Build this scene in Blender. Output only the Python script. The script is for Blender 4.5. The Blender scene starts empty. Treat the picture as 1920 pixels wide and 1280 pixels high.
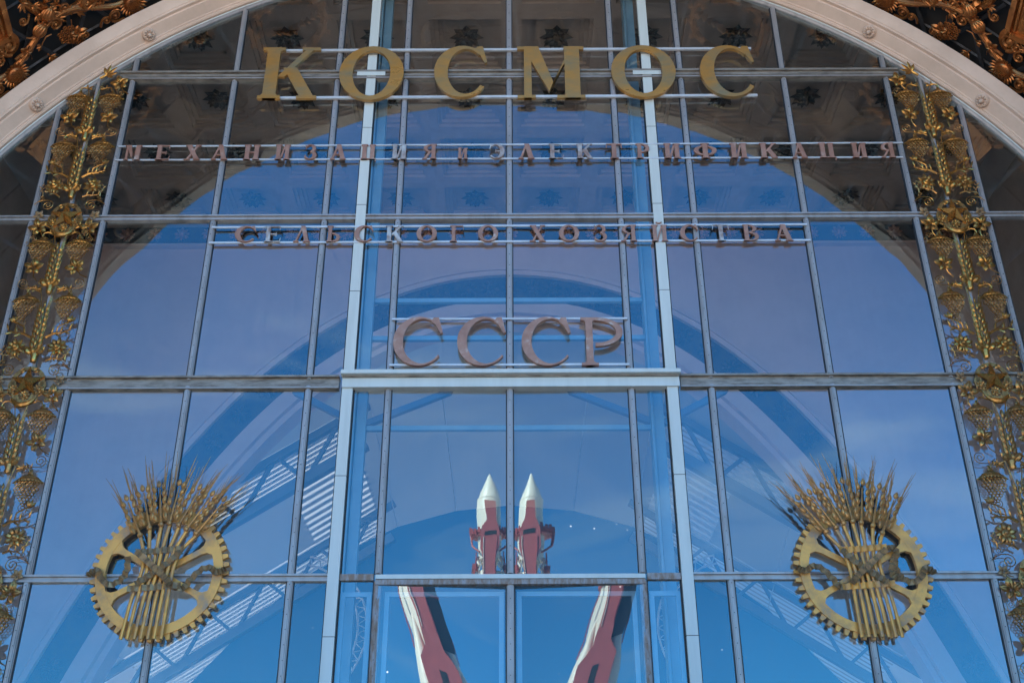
import bpy, math, random
from mathutils import Matrix, Vector
random.seed(7)
sc = bpy.context.scene
COL = sc.collection
R = math.radians
PI = math.pi

# ------------------------------------------------------------------ camera
EYE = Vector((0.0626, -20.0, 1.6))
FPX = 2105.5 / 1920.0
def cam_axes(th, psi, rho):
    fw = Vector((math.sin(psi)*math.cos(th), math.cos(psi)*math.cos(th), math.sin(th)))
    rt = Vector((math.cos(psi), -math.sin(psi), 0))
    up = rt.cross(fw)
    return (math.cos(rho)*rt + math.sin(rho)*up, -math.sin(rho)*rt + math.cos(rho)*up, fw)
RT, UP, FW = cam_axes(R(29), R(-.05), R(-.209))
cd = bpy.data.cameras.new('camera')
cam = bpy.data.objects.new('camera', cd); COL.objects.link(cam)
cam.matrix_world = Matrix(((RT.x, UP.x, -FW.x, EYE.x), (RT.y, UP.y, -FW.y, EYE.y), (RT.z, UP.z, -FW.z, EYE.z), (0, 0, 0, 1)))
cd.sensor_width = 36; cd.sensor_fit = 'HORIZONTAL'; cd.lens = 36*FPX
cd.clip_start = .1; cd.clip_end = 3000
sc.camera = cam

# ------------------------------------------------------------------ sky and sun
SUN_EL, SUN_ROT = R(40), R(-58.5)
world = bpy.data.worlds.new('World'); sc.world = world; world.use_nodes = True
wn = world.node_tree
sky = wn.nodes.new('ShaderNodeTexSky'); sky.sky_type = 'NISHITA'; sky.sun_disc = False
sky.sun_elevation = SUN_EL; sky.sun_rotation = SUN_ROT
sky.altitude = 600; sky.air_density = 1.0; sky.dust_density = .6; sky.ozone_density = 8.0
tone = wn.nodes.new('ShaderNodeMixRGB'); tone.blend_type = 'MULTIPLY'; tone.inputs[0].default_value = 1
tone.inputs[2].default_value = (.37, .94, 1.11, 1)      # the deep blue of a clear summer sky away from the sun
wtc = wn.nodes.new('ShaderNodeTexCoord'); wmp = wn.nodes.new('ShaderNodeMapping'); wmp.inputs['Scale'].default_value = (1.3, 2.0, 5.5)
wno = wn.nodes.new('ShaderNodeTexNoise'); wno.inputs['Scale'].default_value = 1.7; wno.inputs['Detail'].default_value = 9; wno.inputs['Distortion'].default_value = .6
wrp = wn.nodes.new('ShaderNodeMapRange'); wrp.inputs['From Min'].default_value = .57; wrp.inputs['From Max'].default_value = .80; wrp.inputs['To Max'].default_value = .5
cld = wn.nodes.new('ShaderNodeMixRGB'); cld.inputs[2].default_value = (4.2, 4.8, 5.4, 1)
wn.links.new(wtc.outputs['Generated'], wmp.inputs[0]); wn.links.new(wmp.outputs[0], wno.inputs['Vector']); wn.links.new(wno.outputs['Fac'], wrp.inputs['Value'])
wn.links.new(sky.outputs[0], tone.inputs[1]); wn.links.new(tone.outputs[0], cld.inputs[1]); wn.links.new(wrp.outputs[0], cld.inputs[0])
wn.links.new(cld.outputs[0], wn.nodes['Background'].inputs[0])
wn.nodes['Background'].inputs[1].default_value = .12
sl = bpy.data.lights.new('sun', 'SUN'); sl.energy = 4.8; sl.angle = R(.5); sl.color = (1, .93, .82)
sun = bpy.data.objects.new('sun', sl); COL.objects.link(sun)
sdir = Vector((math.sin(SUN_ROT)*math.cos(SUN_EL), math.cos(SUN_ROT)*math.cos(SUN_EL), math.sin(SUN_EL)))
sun.rotation_euler = sdir.to_track_quat('Z', 'Y').to_euler()
vs = sc.view_settings
vs.view_transform = 'Standard'; vs.look = 'None'; vs.gamma = 1; vs.use_curve_mapping = False
vs.exposure = 2.05
cy = sc.cycles
cy.use_denoising = True
cy.max_bounces = 8; cy.diffuse_bounces = 4; cy.glossy_bounces = 4; cy.transmission_bounces = 4; cy.transparent_max_bounces = 16
cy.caustics_reflective = False; cy.caustics_refractive = False
cy.sample_clamp_indirect = 4

# ------------------------------------------------------------------ materials
def nodes_of(name):
    m = bpy.data.materials.new(name); m.use_nodes = True
    return m, m.node_tree.nodes, m.node_tree.links
def mat(name, c1, rough=.6, metal=0.0, c2=None, scale=3.0, detail=6, lo=.4, hi=.65, bump=0.0, bscale=30, stretch=(1, 1, 1), c3=None, rand=0.0, rvar=.12):
    m, N, L = nodes_of(name)
    b = N['Principled BSDF']
    b.inputs['Roughness'].default_value = rough; b.inputs['Metallic'].default_value = metal
    b.inputs['Base Color'].default_value = (*c1, 1)
    tc = N.new('ShaderNodeTexCoord'); mp = N.new('ShaderNodeMapping'); mp.inputs['Scale'].default_value = stretch
    geo = N.new('ShaderNodeNewGeometry')
    oi = N.new('ShaderNodeObjectInfo')
    ofs = N.new('ShaderNodeVectorMath'); ofs.operation = 'SCALE'
    cmb = N.new('ShaderNodeCombineXYZ')
    for i in range(3): L.new(oi.outputs['Random'], cmb.inputs[i])
    L.new(cmb.outputs[0], ofs.inputs[0]); ofs.inputs['Scale'].default_value = 37.0
    add = N.new('ShaderNodeVectorMath'); add.operation = 'ADD'
    L.new(geo.outputs['Position'], add.inputs[0]); L.new(ofs.outputs[0], add.inputs[1])
    L.new(add.outputs[0], mp.inputs['Vector'])
    if c2 is not None:
        n = N.new('ShaderNodeTexNoise'); n.inputs['Scale'].default_value = scale; n.inputs['Detail'].default_value = detail
        n.inputs['Roughness'].default_value = .62
        L.new(mp.outputs[0], n.inputs['Vector'])
        r = N.new('ShaderNodeValToRGB')
        r.color_ramp.elements[0].position = lo; r.color_ramp.elements[0].color = (*c1, 1)
        r.color_ramp.elements[1].position = hi; r.color_ramp.elements[1].color = (*c2, 1)
        if c3 is not None:
            e = r.color_ramp.elements.new(min(.98, hi+.14)); e.color = (*c3, 1)
        L.new(n.outputs['Fac'], r.inputs['Fac'])
        L.new(r.outputs[0], b.inputs['Base Color'])
        mr = N.new('ShaderNodeMapRange'); mr.inputs['From Min'].default_value = .3; mr.inputs['From Max'].default_value = .7
        mr.inputs['To Min'].default_value = max(.05, rough-rvar); mr.inputs['To Max'].default_value = min(1, rough+rvar)
        L.new(n.outputs['Fac'], mr.inputs['Value']); L.new(mr.outputs[0], b.inputs['Roughness'])
    if bump > 0:
        nb = N.new('ShaderNodeTexNoise'); nb.inputs['Scale'].default_value = bscale; nb.inputs['Detail'].default_value = 5
        L.new(mp.outputs[0], nb.inputs['Vector'])
        bm = N.new('ShaderNodeBump'); bm.inputs['Strength'].default_value = bump; bm.inputs['Distance'].default_value = .02
        L.new(nb.outputs['Fac'], bm.inputs['Height']); L.new(bm.outputs[0], b.inputs['Normal'])
    return m
def glass_mat(name, r0, tint, refl, wave):
    m, N, L = nodes_of(name)
    N.remove(N['Principled BSDF']); out = N['Material Output']
    tr = N.new('ShaderNodeBsdfTransparent'); tr.inputs[0].default_value = (*tint, 1)
    gl = N.new('ShaderNodeBsdfGlossy'); gl.inputs['Color'].default_value = (*refl, 1); gl.inputs['Roughness'].default_value = 0.0
    lw = N.new('ShaderNodeLayerWeight'); lw.inputs[0].default_value = .5
    p = N.new('ShaderNodeMath'); p.operation = 'POWER'; p.inputs[1].default_value = 5
    a = N.new('ShaderNodeMath'); a.operation = 'MULTIPLY_ADD'; a.inputs[1].default_value = 1-r0; a.inputs[2].default_value = r0
    L.new(lw.outputs['Facing'], p.inputs[0]); L.new(p.outputs[0], a.inputs[0])
    o2 = N.new('ShaderNodeObjectInfo'); vr_ = N.new('ShaderNodeMapRange'); vr_.inputs['To Min'].default_value = .86; vr_.inputs['To Max'].default_value = 1.16
    L.new(o2.outputs['Random'], vr_.inputs['Value']); va = N.new('ShaderNodeMath'); va.operation = 'MULTIPLY'; L.new(a.outputs[0], va.inputs[0]); L.new(vr_.outputs[0], va.inputs[1])
    geo = N.new('ShaderNodeNewGeometry')
    nz = N.new('ShaderNodeTexNoise'); nz.inputs['Scale'].default_value = .55; nz.inputs['Detail'].default_value = 1.5
    mp = N.new('ShaderNodeMapping'); mp.inputs['Scale'].default_value = (1.6, 1, .8)
    oi = N.new('ShaderNodeObjectInfo'); cx = N.new('ShaderNodeCombineXYZ'); sc_ = N.new('ShaderNodeMath'); sc_.operation = 'MULTIPLY'; sc_.inputs[1].default_value = 61
    L.new(oi.outputs['Random'], sc_.inputs[0]); L.new(sc_.outputs[0], cx.inputs[1])
    av = N.new('ShaderNodeVectorMath'); av.operation = 'ADD'; L.new(geo.outputs['Position'], av.inputs[0]); L.new(cx.outputs[0], av.inputs[1])
    L.new(av.outputs[0], mp.inputs[0]); L.new(mp.outputs[0], nz.inputs['Vector'])
    bm = N.new('ShaderNodeBump'); bm.inputs['Strength'].default_value = 1; bm.inputs['Distance'].default_value = wave
    L.new(nz.outputs['Fac'], bm.inputs['Height']); L.new(bm.outputs[0], gl.inputs['Normal'])
    # a thin film of dust, run down in streaks
    df = N.new('ShaderNodeBsdfDiffuse'); df.inputs[0].default_value = (.45, .44, .42, 1)
    ns = N.new('ShaderNodeTexNoise'); ns.inputs['Scale'].default_value = 2.2; ns.inputs['Detail'].default_value = 6
    m2 = N.new('ShaderNodeMapping'); m2.inputs['Scale'].default_value = (2.4, 1, .22)
    L.new(geo.outputs['Position'], m2.inputs[0]); L.new(m2.outputs[0], ns.inputs['Vector'])
    mr = N.new('ShaderNodeMapRange'); mr.inputs['From Min'].default_value = .35; mr.inputs['From Max'].default_value = .8
    mr.inputs['To Min'].default_value = .0; mr.inputs['To Max'].default_value = .03
    L.new(ns.outputs['Fac'], mr.inputs['Value'])
    mx = N.new('ShaderNodeMixShader'); L.new(va.outputs[0], mx.inputs[0]); L.new(tr.outputs[0], mx.inputs[1]); L.new(gl.outputs[0], mx.inputs[2])
    m3 = N.new('ShaderNodeMixShader'); L.new(mr.outputs[0], m3.inputs[0]); L.new(mx.outputs[0], m3.inputs[1]); L.new(df.outputs[0], m3.inputs[2])
    L.new(m3.outputs[0], out.inputs['Surface'])
    return m

M = {}
M['alu'] = mat('weathered_aluminium', (.33, .305, .295), .42, .3, (.22, .205, .195), 2.2, lo=.46, hi=.72, stretch=(2, 1, .4), c3=(.12, .10, .085))
M['alu_dark'] = mat('weathered_beam', (.27, .235, .195), .5, .2, (.13, .11, .09), 6, stretch=(.5, 1, 2), c3=(.10, .075, .05))
M['post'] = mat('pale_blue_paint', (.49, .51, .475), .4, .0, (.43, .45, .42), 1.6, lo=.4, hi=.7, stretch=(3, 1, .3), c3=(.38, .35, .33))
M['gasket'] = mat('black_gasket', (.012, .012, .014), .6)
M['rust'] = mat('rusty_frame', (.20, .13, .09), .7, .2, (.30, .30, .31), 7, stretch=(2, 1, .6), c3=(.12, .05, .02))
M['glass'] = glass_mat('reflective_glass', .165, (.93, .95, .965), (.72, .95, 1.0), .004)
M['glass_true'] = glass_mat('flatter_glass', .165, (.93, .95, .965), (.74, .95, 1.0), .0016)
M['cream'] = mat('painted_plaster', (.62, .445, .335), .7, 0, (.50, .355, .265), 1.1, lo=.35, hi=.7, bump=.25, bscale=14, c3=(.67, .49, .375))
M['rail'] = mat('pale_rail_steel', (.56, .55, .54), .40, .3, (.45, .445, .44), 3)
M['brass'] = mat('brushed_brass', (.52, .245, .055), .36, .5, (.38, .215, .075), 1.6, lo=.38, hi=.56, stretch=(.7, 1, 1.5), c3=(.25, .19, .10), bump=.14, bscale=18)
M['copper'] = mat('tarnished_copper', (.33, .15, .095), .46, .4, (.38, .20, .14), 5, lo=.38, hi=.6, c3=(.46, .38, .33), bump=.15)
M['copper_pale'] = mat('worn_copper', (.30, .17, .12), .45, .45, (.44, .38, .34), 5, lo=.38, hi=.58, c3=(.52, .50, .48), bump=.15)
M['gilt'] = mat('old_gilding', (.48, .245, .06), .35, .82, (.29, .14, .04), 7, lo=.40, hi=.60, c3=(.06, .04, .02), rvar=.2)
M['gilt_dark'] = mat('tarnished_gilding', (.46, .235, .07), .38, .75, (.26, .135, .05), 8, lo=.40, hi=.60, c3=(.05, .04, .025), rvar=.2)
M['starmetal'] = mat('star_gilding', (.56, .26, .06), .28, .9, (.40, .20, .06), 6, lo=.4, hi=.65, c3=(.20, .12, .05))
M['gear'] = mat('dull_gold_paint', (.70, .33, .07), .5, .25, (.50, .255, .08), 2.6, lo=.42, hi=.56, c3=(.25, .20, .16), bump=.12, bscale=35)
M['wheat'] = mat('aged_gold', (.58, .28, .08), .42, .4, (.33, .175, .07), 9, lo=.4, hi=.62, c3=(.11, .085, .06))
M['ribbon'] = mat('dark_bronze_ribbon', (.36, .22, .10), .5, .35, (.18, .12, .07), 9, lo=.4, hi=.62, c3=(.30, .20, .07))
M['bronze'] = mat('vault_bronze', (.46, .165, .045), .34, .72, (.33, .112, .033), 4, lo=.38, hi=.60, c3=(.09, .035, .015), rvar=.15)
M['bronze_dim'] = mat('dim_vault_bronze', (.15, .075, .035), .5, .6, (.10, .05, .026), 4)  # bronze darkened in its colour so its mirror image in the glass stays dim
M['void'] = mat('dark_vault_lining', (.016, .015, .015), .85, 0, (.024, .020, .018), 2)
M['lattice'] = mat('dark_lattice_steel', (.05, .05, .055), .55, .4, (.035, .03, .028), 6)
M['ceiling'] = mat('beige_ceiling', (.37, .285, .225), .8, 0, (.33, .25, .20), 1.5)
M['rosette'] = mat('dark_rosette', (.035, .022, .016), .6, .3)
M['inwall'] = mat('lilac_plaster', (.60, .46, .42), .8, 0, (.55, .42, .385), .6)
M['frieze'] = mat('dark_frieze', (.022, .020, .03), .7, .1, (.06, .04, .035), 3)
M['hall'] = mat('hall_paint', (.74, .76, .76), .7, 0, (.68, .70, .71), .5)
M['truss'] = mat('truss_paint', (.13, .17, .22), .5, .1)
M['teal'] = mat('blue_steel_paint', (.16, .27, .33), .45, 0, (.135, .235, .29), 2)
M['paving'] = mat('plaza_paving', (.56, .48, .40), .85, 0, (.50, .43, .36), .3)
M['floor'] = mat('hall_floor_stone', (.58, .53, .47), .5, 0, (.52, .475, .42), .5)
M['masonry'] = mat('facade_render', (.45, .40, .35), .8, 0, (.40, .355, .31), .8)
M['white'] = mat('rocket_white', (.84, .76, .64), .45, 0, (.76, .68, .57), .7)
M['maroon'] = mat('maroon_steel', (.50, .115, .11), .5, 0, (.43, .095, .092), 1.2)
M['mast_shade'] = mat('painted_shade', (.045, .05, .06), .6)  # dark tone standing in for shade beside the launch mast
M['black'] = mat('black_paint', (.015, .015, .017), .6)
def translucent(name, c):
    m, N, L = nodes_of(name); N.remove(N['Principled BSDF'])
    t = N.new('ShaderNodeBsdfTranslucent'); t.inputs[0].default_value = c
    d = N.new('ShaderNodeBsdfDiffuse'); d.inputs[0].default_value = (.78, .79, .8, 1)
    x = N.new('ShaderNodeMixShader'); x.inputs[0].default_value = .45 if name == 'roof_membrane' else .25
    L.new(t.outputs[0], x.inputs[1]); L.new(d.outputs[0], x.inputs[2]); L.new(x.outputs[0], N['Material Output'].inputs[0])
    return m
M['deck'] = translucent('roof_membrane', (.17, .18, .18, 1)); M['translucent'] = translucent('translucent_roofing', (.36, .37, .36, 1)); M['eaves_fill'] = translucent('fill_light_roofing', (.92, .92, .90, 1))  # the last one is for eaves added to brighten the hall
def starscreen():
    m, N, L = nodes_of('star_screen'); b = N['Principled BSDF']
    b.inputs['Base Color'].default_value = (.01, .02, .04, 1); b.inputs['Roughness'].default_value = .5
    geo = N.new('ShaderNodeNewGeometry')
    v = N.new('ShaderNodeTexVoronoi'); v.inputs['Scale'].default_value = 2.0; v.feature = 'F1'
    L.new(geo.outputs['Position'], v.inputs['Vector'])
    lt = N.new('ShaderNodeMapRange'); lt.inputs['From Min'].default_value = .11; lt.inputs['From Max'].default_value = .02
    lt.inputs['To Min'].default_value = 0; lt.inputs['To Max'].default_value = 1
    L.new(v.outputs['Distance'], lt.inputs['Value'])
    sep = N.new('ShaderNodeSeparateColor'); L.new(v.outputs['Color'], sep.inputs[0])
    pw = N.new('ShaderNodeMath'); pw.operation = 'POWER'; pw.inputs[1].default_value = 7; L.new(sep.outputs[0], pw.inputs[0])
    st = N.new('ShaderNodeMath'); st.operation = 'MULTIPLY'; L.new(lt.outputs[0], st.inputs[0]); L.new(pw.outputs[0], st.inputs[1])
    n = N.new('ShaderNodeTexNoise'); n.inputs['Scale'].default_value = .12; n.inputs['Detail'].default_value = 7
    L.new(geo.outputs['Position'], n.inputs['Vector'])
    r = N.new('ShaderNodeValToRGB')
    r.color_ramp.elements[0].position = .35; r.color_ramp.elements[0].color = (.000, .040, .105, 1)
    r.color_ramp.elements[1].position = .75; r.color_ramp.elements[1].color = (.006, .075, .165, 1)
    L.new(n.outputs['Fac'], r.inputs[0])
    mx = N.new('ShaderNodeMixRGB'); mx.blend_type = 'ADD'; mx.inputs[0].default_value = 1
    sb = N.new('ShaderNodeMath'); sb.operation = 'MULTIPLY'; sb.inputs[1].default_value = 5; L.new(st.outputs[0], sb.inputs[0])
    L.new(r.outputs[0], mx.inputs[1]); L.new(sb.outputs[0], mx.inputs[2])
    L.new(mx.outputs[0], b.inputs['Emission Color']); b.inputs['Emission Strength'].default_value = .08
    return m
M['screen'] = starscreen()
def bulb():
    m, N, L = nodes_of('lit_bulb'); b = N['Principled BSDF']
    b.inputs['Base Color'].default_value = (.9, .88, .8, 1)
    b.inputs['Emission Color'].default_value = (1, .9, .75, 1); b.inputs['Emission Strength'].default_value = .8
    return m
M['bulb'] = bulb()

# ------------------------------------------------------------------ helpers
WM = {}
class MB:
    def __init__(s): s.v = []; s.f = []
    def add(s, vs_, fs):
        o = len(s.v); s.v += [tuple(v) for v in vs_]; s.f += [tuple(i+o for i in f) for f in fs]; return s
    def box(s, x0, x1, y0, y1, z0, z1):
        v = [(x0,y0,z0),(x1,y0,z0),(x1,y1,z0),(x0,y1,z0),(x0,y0,z1),(x1,y0,z1),(x1,y1,z1),(x0,y1,z1)]
        return s.add(v, [(0,3,2,1),(4,5,6,7),(0,1,5,4),(1,2,6,5),(2,3,7,6),(3,0,4,7)])
    def beam(s, a, b, w, t=None, up=(0, -1, 0)):
        a = Vector(a); b = Vector(b); d = (b-a).normalized(); t = t or w
        n = Vector(up); n = (n - d*n.dot(d))
        if n.length < 1e-4: n = Vector((1, 0, 0)); n = n-d*n.dot(d)
        n.normalize(); c = d.cross(n)
        v = []
        for p in (a, b):
            for i, j in ((-1,-1),(1,-1),(1,1),(-1,1)): v.append(p + c*(i*w/2) + n*(j*t/2))
        return s.add(v, [(0,3,2,1),(4,5,6,7),(0,1,5,4),(1,2,6,5),(2,3,7,6),(3,0,4,7)])
    def tube(s, pts, r, n=6, cap=True):
        pts = [Vector(p) for p in pts]; m = len(pts)
        rr = r if isinstance(r, (list, tuple)) else [r]*m
        nrm = None; v = []
        for i, p in enumerate(pts):
            d = (pts[min(i+1, m-1)] - pts[max(i-1, 0)])
            if d.length < 1e-9: d = Vector((0, 0, 1))
            d.normalize()
            if nrm is None:
                nrm = Vector((0, -1, 0)) if abs(d.y) < .9 else Vector((1, 0, 0))
            nrm = nrm - d*nrm.dot(d)
            if nrm.length < 1e-5: nrm = Vector((1, .3, .2)) - d*Vector((1, .3, .2)).dot(d)
            nrm.normalize(); c = d.cross(nrm)
            for k in range(n):
                a = 2*PI*k/n; v.append(p + (nrm*math.cos(a) + c*math.sin(a))*rr[i])
        f = [(i*n+k, i*n+(k+1) % n, (i+1)*n+(k+1) % n, (i+1)*n+k) for i in range(m-1) for k in range(n)]
        if cap: f += [tuple(range(n-1, -1, -1)), tuple((m-1)*n+k for k in range(n))]
        return s.add(v, f)
    def lathe(s, prof, n=12, mtx=None):   # prof (r, z) about the z axis
        mtx = mtx or Matrix()
        v = []; f = []
        for r_, z in prof:
            for k in range(n):
                a = 2*PI*k/n; v.append(mtx @ Vector((r_*math.cos(a), r_*math.sin(a), z)))
        for i in range(len(prof)-1):
            for k in range(n): f.append((i*n+k, i*n+(k+1) % n, (i+1)*n+(k+1) % n, (i+1)*n+k))
        f += [tuple(range(n-1, -1, -1)), tuple((len(prof)-1)*n+k for k in range(n))]
        return s.add(v, f)
    def prism(s, poly, y0, y1, bev=0.0):   # outline in xz, front at y0 (towards the viewer), back at y1
        n = len(poly)
        ar = sum(poly[i][0]*poly[(i+1) % n][1]-poly[(i+1) % n][0]*poly[i][1] for i in range(n))
        if ar < 0: poly = poly[::-1]
        v = [(x, y0, z) for x, z in poly] + [(x, y1, z) for x, z in poly]
        f = [tuple(range(n)), tuple(range(2*n-1, n-1, -1))] + [(i, n+i, n+(i+1) % n, (i+1) % n) for i in range(n)]
        return s.add(v, f)
    def ring(s, cx, cz, ro, ri, a0, a1, y0, y1, n=24, icx=0, icz=0):   # elliptical ring segment; ro, ri = (rx, rz)
        v = []; f = []
        full = abs(a1-a0) >= 359.9
        m = n if full else n+1
        for i in range(m):
            a = R(a0+(a1-a0)*i/n); c, q = math.cos(a), math.sin(a)
            o = (cx+ro[0]*c, cz+ro[1]*q); k = (cx+icx+ri[0]*c, cz+icz+ri[1]*q)
            v += [(o[0], y0, o[1]), (k[0], y0, k[1]), (o[0], y1, o[1]), (k[0], y1, k[1])]
        for i in range(n):
            a = 4*i; b = 4*((i+1) % m)
            f += [(a, b, b+1, a+1), (a+2, a+3, b+3, b+2), (a, a+2, b+2, b), (a+1, b+1, b+3, a+3)]
        if not full: f += [(0, 1, 3, 2), (4*n, 4*n+2, 4*n+3, 4*n+1)]
        return s.add(v, f)
    def torus(s, c, R0, r0, n=8, m=4, mtx=None):
        v = []; f = []; mtx = mtx or Matrix()
        for i in range(n):
            a = 2*PI*i/n
            for j in range(m):
                b = 2*PI*j/m+.4
                v.append(mtx @ Vector((c[0]+(R0+r0*math.cos(b))*math.cos(a), c[1]+r0*math.sin(b), c[2]+(R0+r0*math.cos(b))*math.sin(a))))
        for i in range(n):
            for j in range(m): f.append((i*m+j, i*m+(j+1) % m, ((i+1) % n)*m+(j+1) % m, ((i+1) % n)*m+j))
        return s.add(v, f)
    def blob(s, c, d, L, w, t, seg=6, tip=.0):   # pointed seed from c along d (in xz), width w, thickness t
        c = Vector(c); d = Vector(d).normalized(); y = Vector((0, 1, 0)); y = (y-d*y.dot(d)).normalized(); x = d.cross(y)
        v = [c]; rings = ((.18, .72), (.45, 1), (.75, .7))
        for q, k in rings:
            for i in range(seg):
                a = 2*PI*i/seg; v.append(c+d*(L*q)+x*(w/2*k*math.cos(a))+y*(t/2*k*math.sin(a)))
        v.append(c+d*L)
        f = [(0, 1+(i+1) % seg, 1+i) for i in range(seg)]
        for q in range(2):
            for i in range(seg): f.append((1+q*seg+i, 1+q*seg+(i+1) % seg, 1+(q+1)*seg+(i+1) % seg, 1+(q+1)*seg+i))
        e = len(v)-1
        f += [(1+2*seg+i, 1+2*seg+(i+1) % seg, e) for i in range(seg)]
        return s.add(v, f)
    def mesh(s, name, m, smooth=True):
        me = bpy.data.meshes.new(name); me.from_pydata(s.v, [], s.f); me.validate(); me.update()
        import bmesh
        bm = bmesh.new(); bm.from_mesh(me); bmesh.ops.recalc_face_normals(bm, faces=bm.faces[:]); bm.to_mesh(me); bm.free()
        me.materials.append(M[m])
        if smooth:
            for p in me.polygons: p.use_smooth = True
            try: me.set_sharp_from_angle(angle=R(smooth if smooth is not True else 38))
            except Exception: pass
        return me
    def build(s, name, m, parent=None, smooth=True):
        return link(name, s.mesh(name, m, smooth), parent)
def link(name, me, parent=None, mw=None):
    o = bpy.data.objects.new(name, me); COL.objects.link(o)
    mw = mw or Matrix()
    if parent is not None:
        o.parent = parent; o.matrix_parent_inverse = WM[parent.name].inverted()
    o.matrix_basis = mw; WM[o.name] = mw
    return o
def tag(o, label=None, cat=None, group=None, kind=None):
    if label: o['label'] = label
    if cat: o['category'] = cat
    if group: o['group'] = group
    if kind: o['kind'] = kind
    return o
def thing(name, loc, label, cat, group=None):
    o = bpy.data.objects.new(name, None); COL.objects.link(o); o.empty_display_size = .3
    o.location = loc; WM[o.name] = Matrix.Translation(loc)
    return tag(o, label, cat, group)
def at(px, py, Y=0.0):     # layout measured on the photograph, laid on the vertical plane y = Y
    d = RT*((px-960)/2105.5) + UP*((640-py)/2105.5) + FW
    d = d*((Y-EYE.y)/d.y)
    return EYE + d
def T(x, y, z, ang=0, s=1.0, sx=None):
    m = Matrix.Translation((x, y, z)) @ Matrix.Rotation(ang, 4, 'Y')
    if sx is None: return m @ Matrix.Diagonal((s, s, s, 1))
    return m @ Matrix.Diagonal((*sx, 1))
CACHE = {}
def cached(key, m, fn, smooth=True):
    if (key, m) not in CACHE: CACHE[(key, m)] = fn().mesh(key, m, smooth)
    return CACHE[(key, m)]
Z0 = 1.6
HA, HB, HC, HD = 18.187+Z0, 14.145+Z0, 10.14+Z0, 6.17+Z0
HE = 2.2+Z0
X1, X2, X3, X4, X5, XP = 2.411, 4.006, 6.407, 8.793, 10.346, 3.218
ARC_Z, ARC_R = 8.10+Z0, 13.80

# ------------------------------------------------------------------ ground
g = MB(); g.add([(-900, -900, 0), (900, -900, 0), (900, 900, 0), (-900, 900, 0)], [(0, 1, 2, 3)])
tag(g.build('ground', 'paving', None, False), kind='structure')
g = MB(); g.add([(-23, .5, .15), (23, .5, .15), (23, 79, .15), (-23, 79, .15)], [(0, 1, 2, 3)])
tag(g.build('hall_floor', 'floor', None, False), kind='structure')

# ------------------------------------------------------------------ portal: arch moulding, vault, walls
def arch_sweep(prof, zc, a0=-100, a1=100, n=160):   # prof list of (r, y); swept round the arch
    b = MB(); m = len(prof); v = []
    for i in range(n+1):
        a = R(a0+(a1-a0)*i/n); sa, ca = math.sin(a), math.cos(a)
        for r_, y in prof: v.append((r_*sa, y, zc+r_*ca))
    f = [(i*m+j, i*m+j+1, (i+1)*m+j+1, (i+1)*m+j) for i in range(n) for j in range(m-1)]
    b.add(v, f); return b
arch = thing('arch_moulding', (0, 0, ARC_Z), 'cream plaster arch moulding with round rosettes curving over the glass', 'moulding')
arch_sweep([(13.93, .02), (13.92, -.10), (13.945, -.135), (13.975, -.135), (13.985, -.165), (14.005, -.175), (14.115, -.42)], ARC_Z).build('fluted_band', 'cream', arch, 30)
arch_sweep([(14.113, -.418), (14.16, -.425), (14.165, -.50), (14.20, -.51), (14.215, -.535), (14.455, -.625), (14.49, -.625), (14.49, .05)], ARC_Z).build('outer_band', 'cream', arch, 30)
def rosette_mesh():
    b = MB()
    b.lathe([(.15, 0), (.15, .02), (.125, .045), (.10, .04), (.09, .03)], 20, Matrix.Rotation(R(90), 4, 'X'))
    for k in range(10):
        a = 2*PI*k/10; b.blob((.055*math.cos(a), -.035, .055*math.sin(a)), (math.cos(a), 0, math.sin(a)), .085, .05, .05)
    b.lathe([(.055, .02), (.052, .06), (.03, .085), (.012, .09)], 12, Matrix.Rotation(R(90), 4, 'X'))
    return b
slope_n = math.atan2(.245, .11)
for s_ in (-1, 1):
    for k in range(6):
        a = s_*R(12.2+12.6*k)
        r_ = 14.055; y = -.29
        p = Vector((r_*math.sin(a), y, ARC_Z+r_*math.cos(a)))
        rad = Vector((math.sin(a), 0, math.cos(a))); tan = Vector((math.cos(a), 0, -math.sin(a)))
        yy = (rad*math.sin(slope_n) + Vector((0, 1, 0))*math.cos(slope_n)).normalized()   # local +y goes into the moulding
        zz = tan.cross(yy)
        mw = Matrix(((tan.x, yy.x, zz.x, p.x), (tan.y, yy.y, zz.y, p.y), (tan.z, yy.z, zz.z, p.z), (0, 0, 0, 1)))
        link('rosette', cached('rosette', 'cream', rosette_mesh), arch, mw @ Matrix.Diagonal((1.05, 1.7, 1.05, 1)))
VL = 9.0
def vz(k): return 8.14+Z0+2.46*k/VL
def vr(k): return 15.2-.2*k/VL
def vp(phi, k, inset=0.0):
    r_ = vr(k)-inset
    return Vector((r_*math.sin(phi), -k, vz(k)+r_*math.cos(phi)))
def vm(phi, k, inset=.4, rot=0.0, s=1.0):
    p = vp(phi, k, inset); c, q = math.cos(phi), math.sin(phi)
    m = Matrix(((c, q, 0, p.x), (0, 0, -1, p.y), (-q, c, 0, p.z), (0, 0, 0, 1)))
    return m @ Matrix.Rotation(rot, 4, 'Y') @ Matrix.Diagonal((s, s, s, 1))
vault = thing('portal_vault', (0, -4.5, 9), 'dark barrel vault of the entrance portal behind its bronze ornament', 'vault')
b = MB(); n = 96; v = []
ks = [-.3, 0, 1.5, 3, 4.5, 6, 7.5, 9.0]
for i in range(n+1):
    a = R(-100+200*i/n)
    for k in ks: v.append(vp(a, k))
m = len(ks)
b.add(v, [(i*m+j, i*m+j+1, (i+1)*m+j+1, (i+1)*m+j) for i in range(n) for j in range(m-1)])
b.build('lining', 'void', vault)
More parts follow.
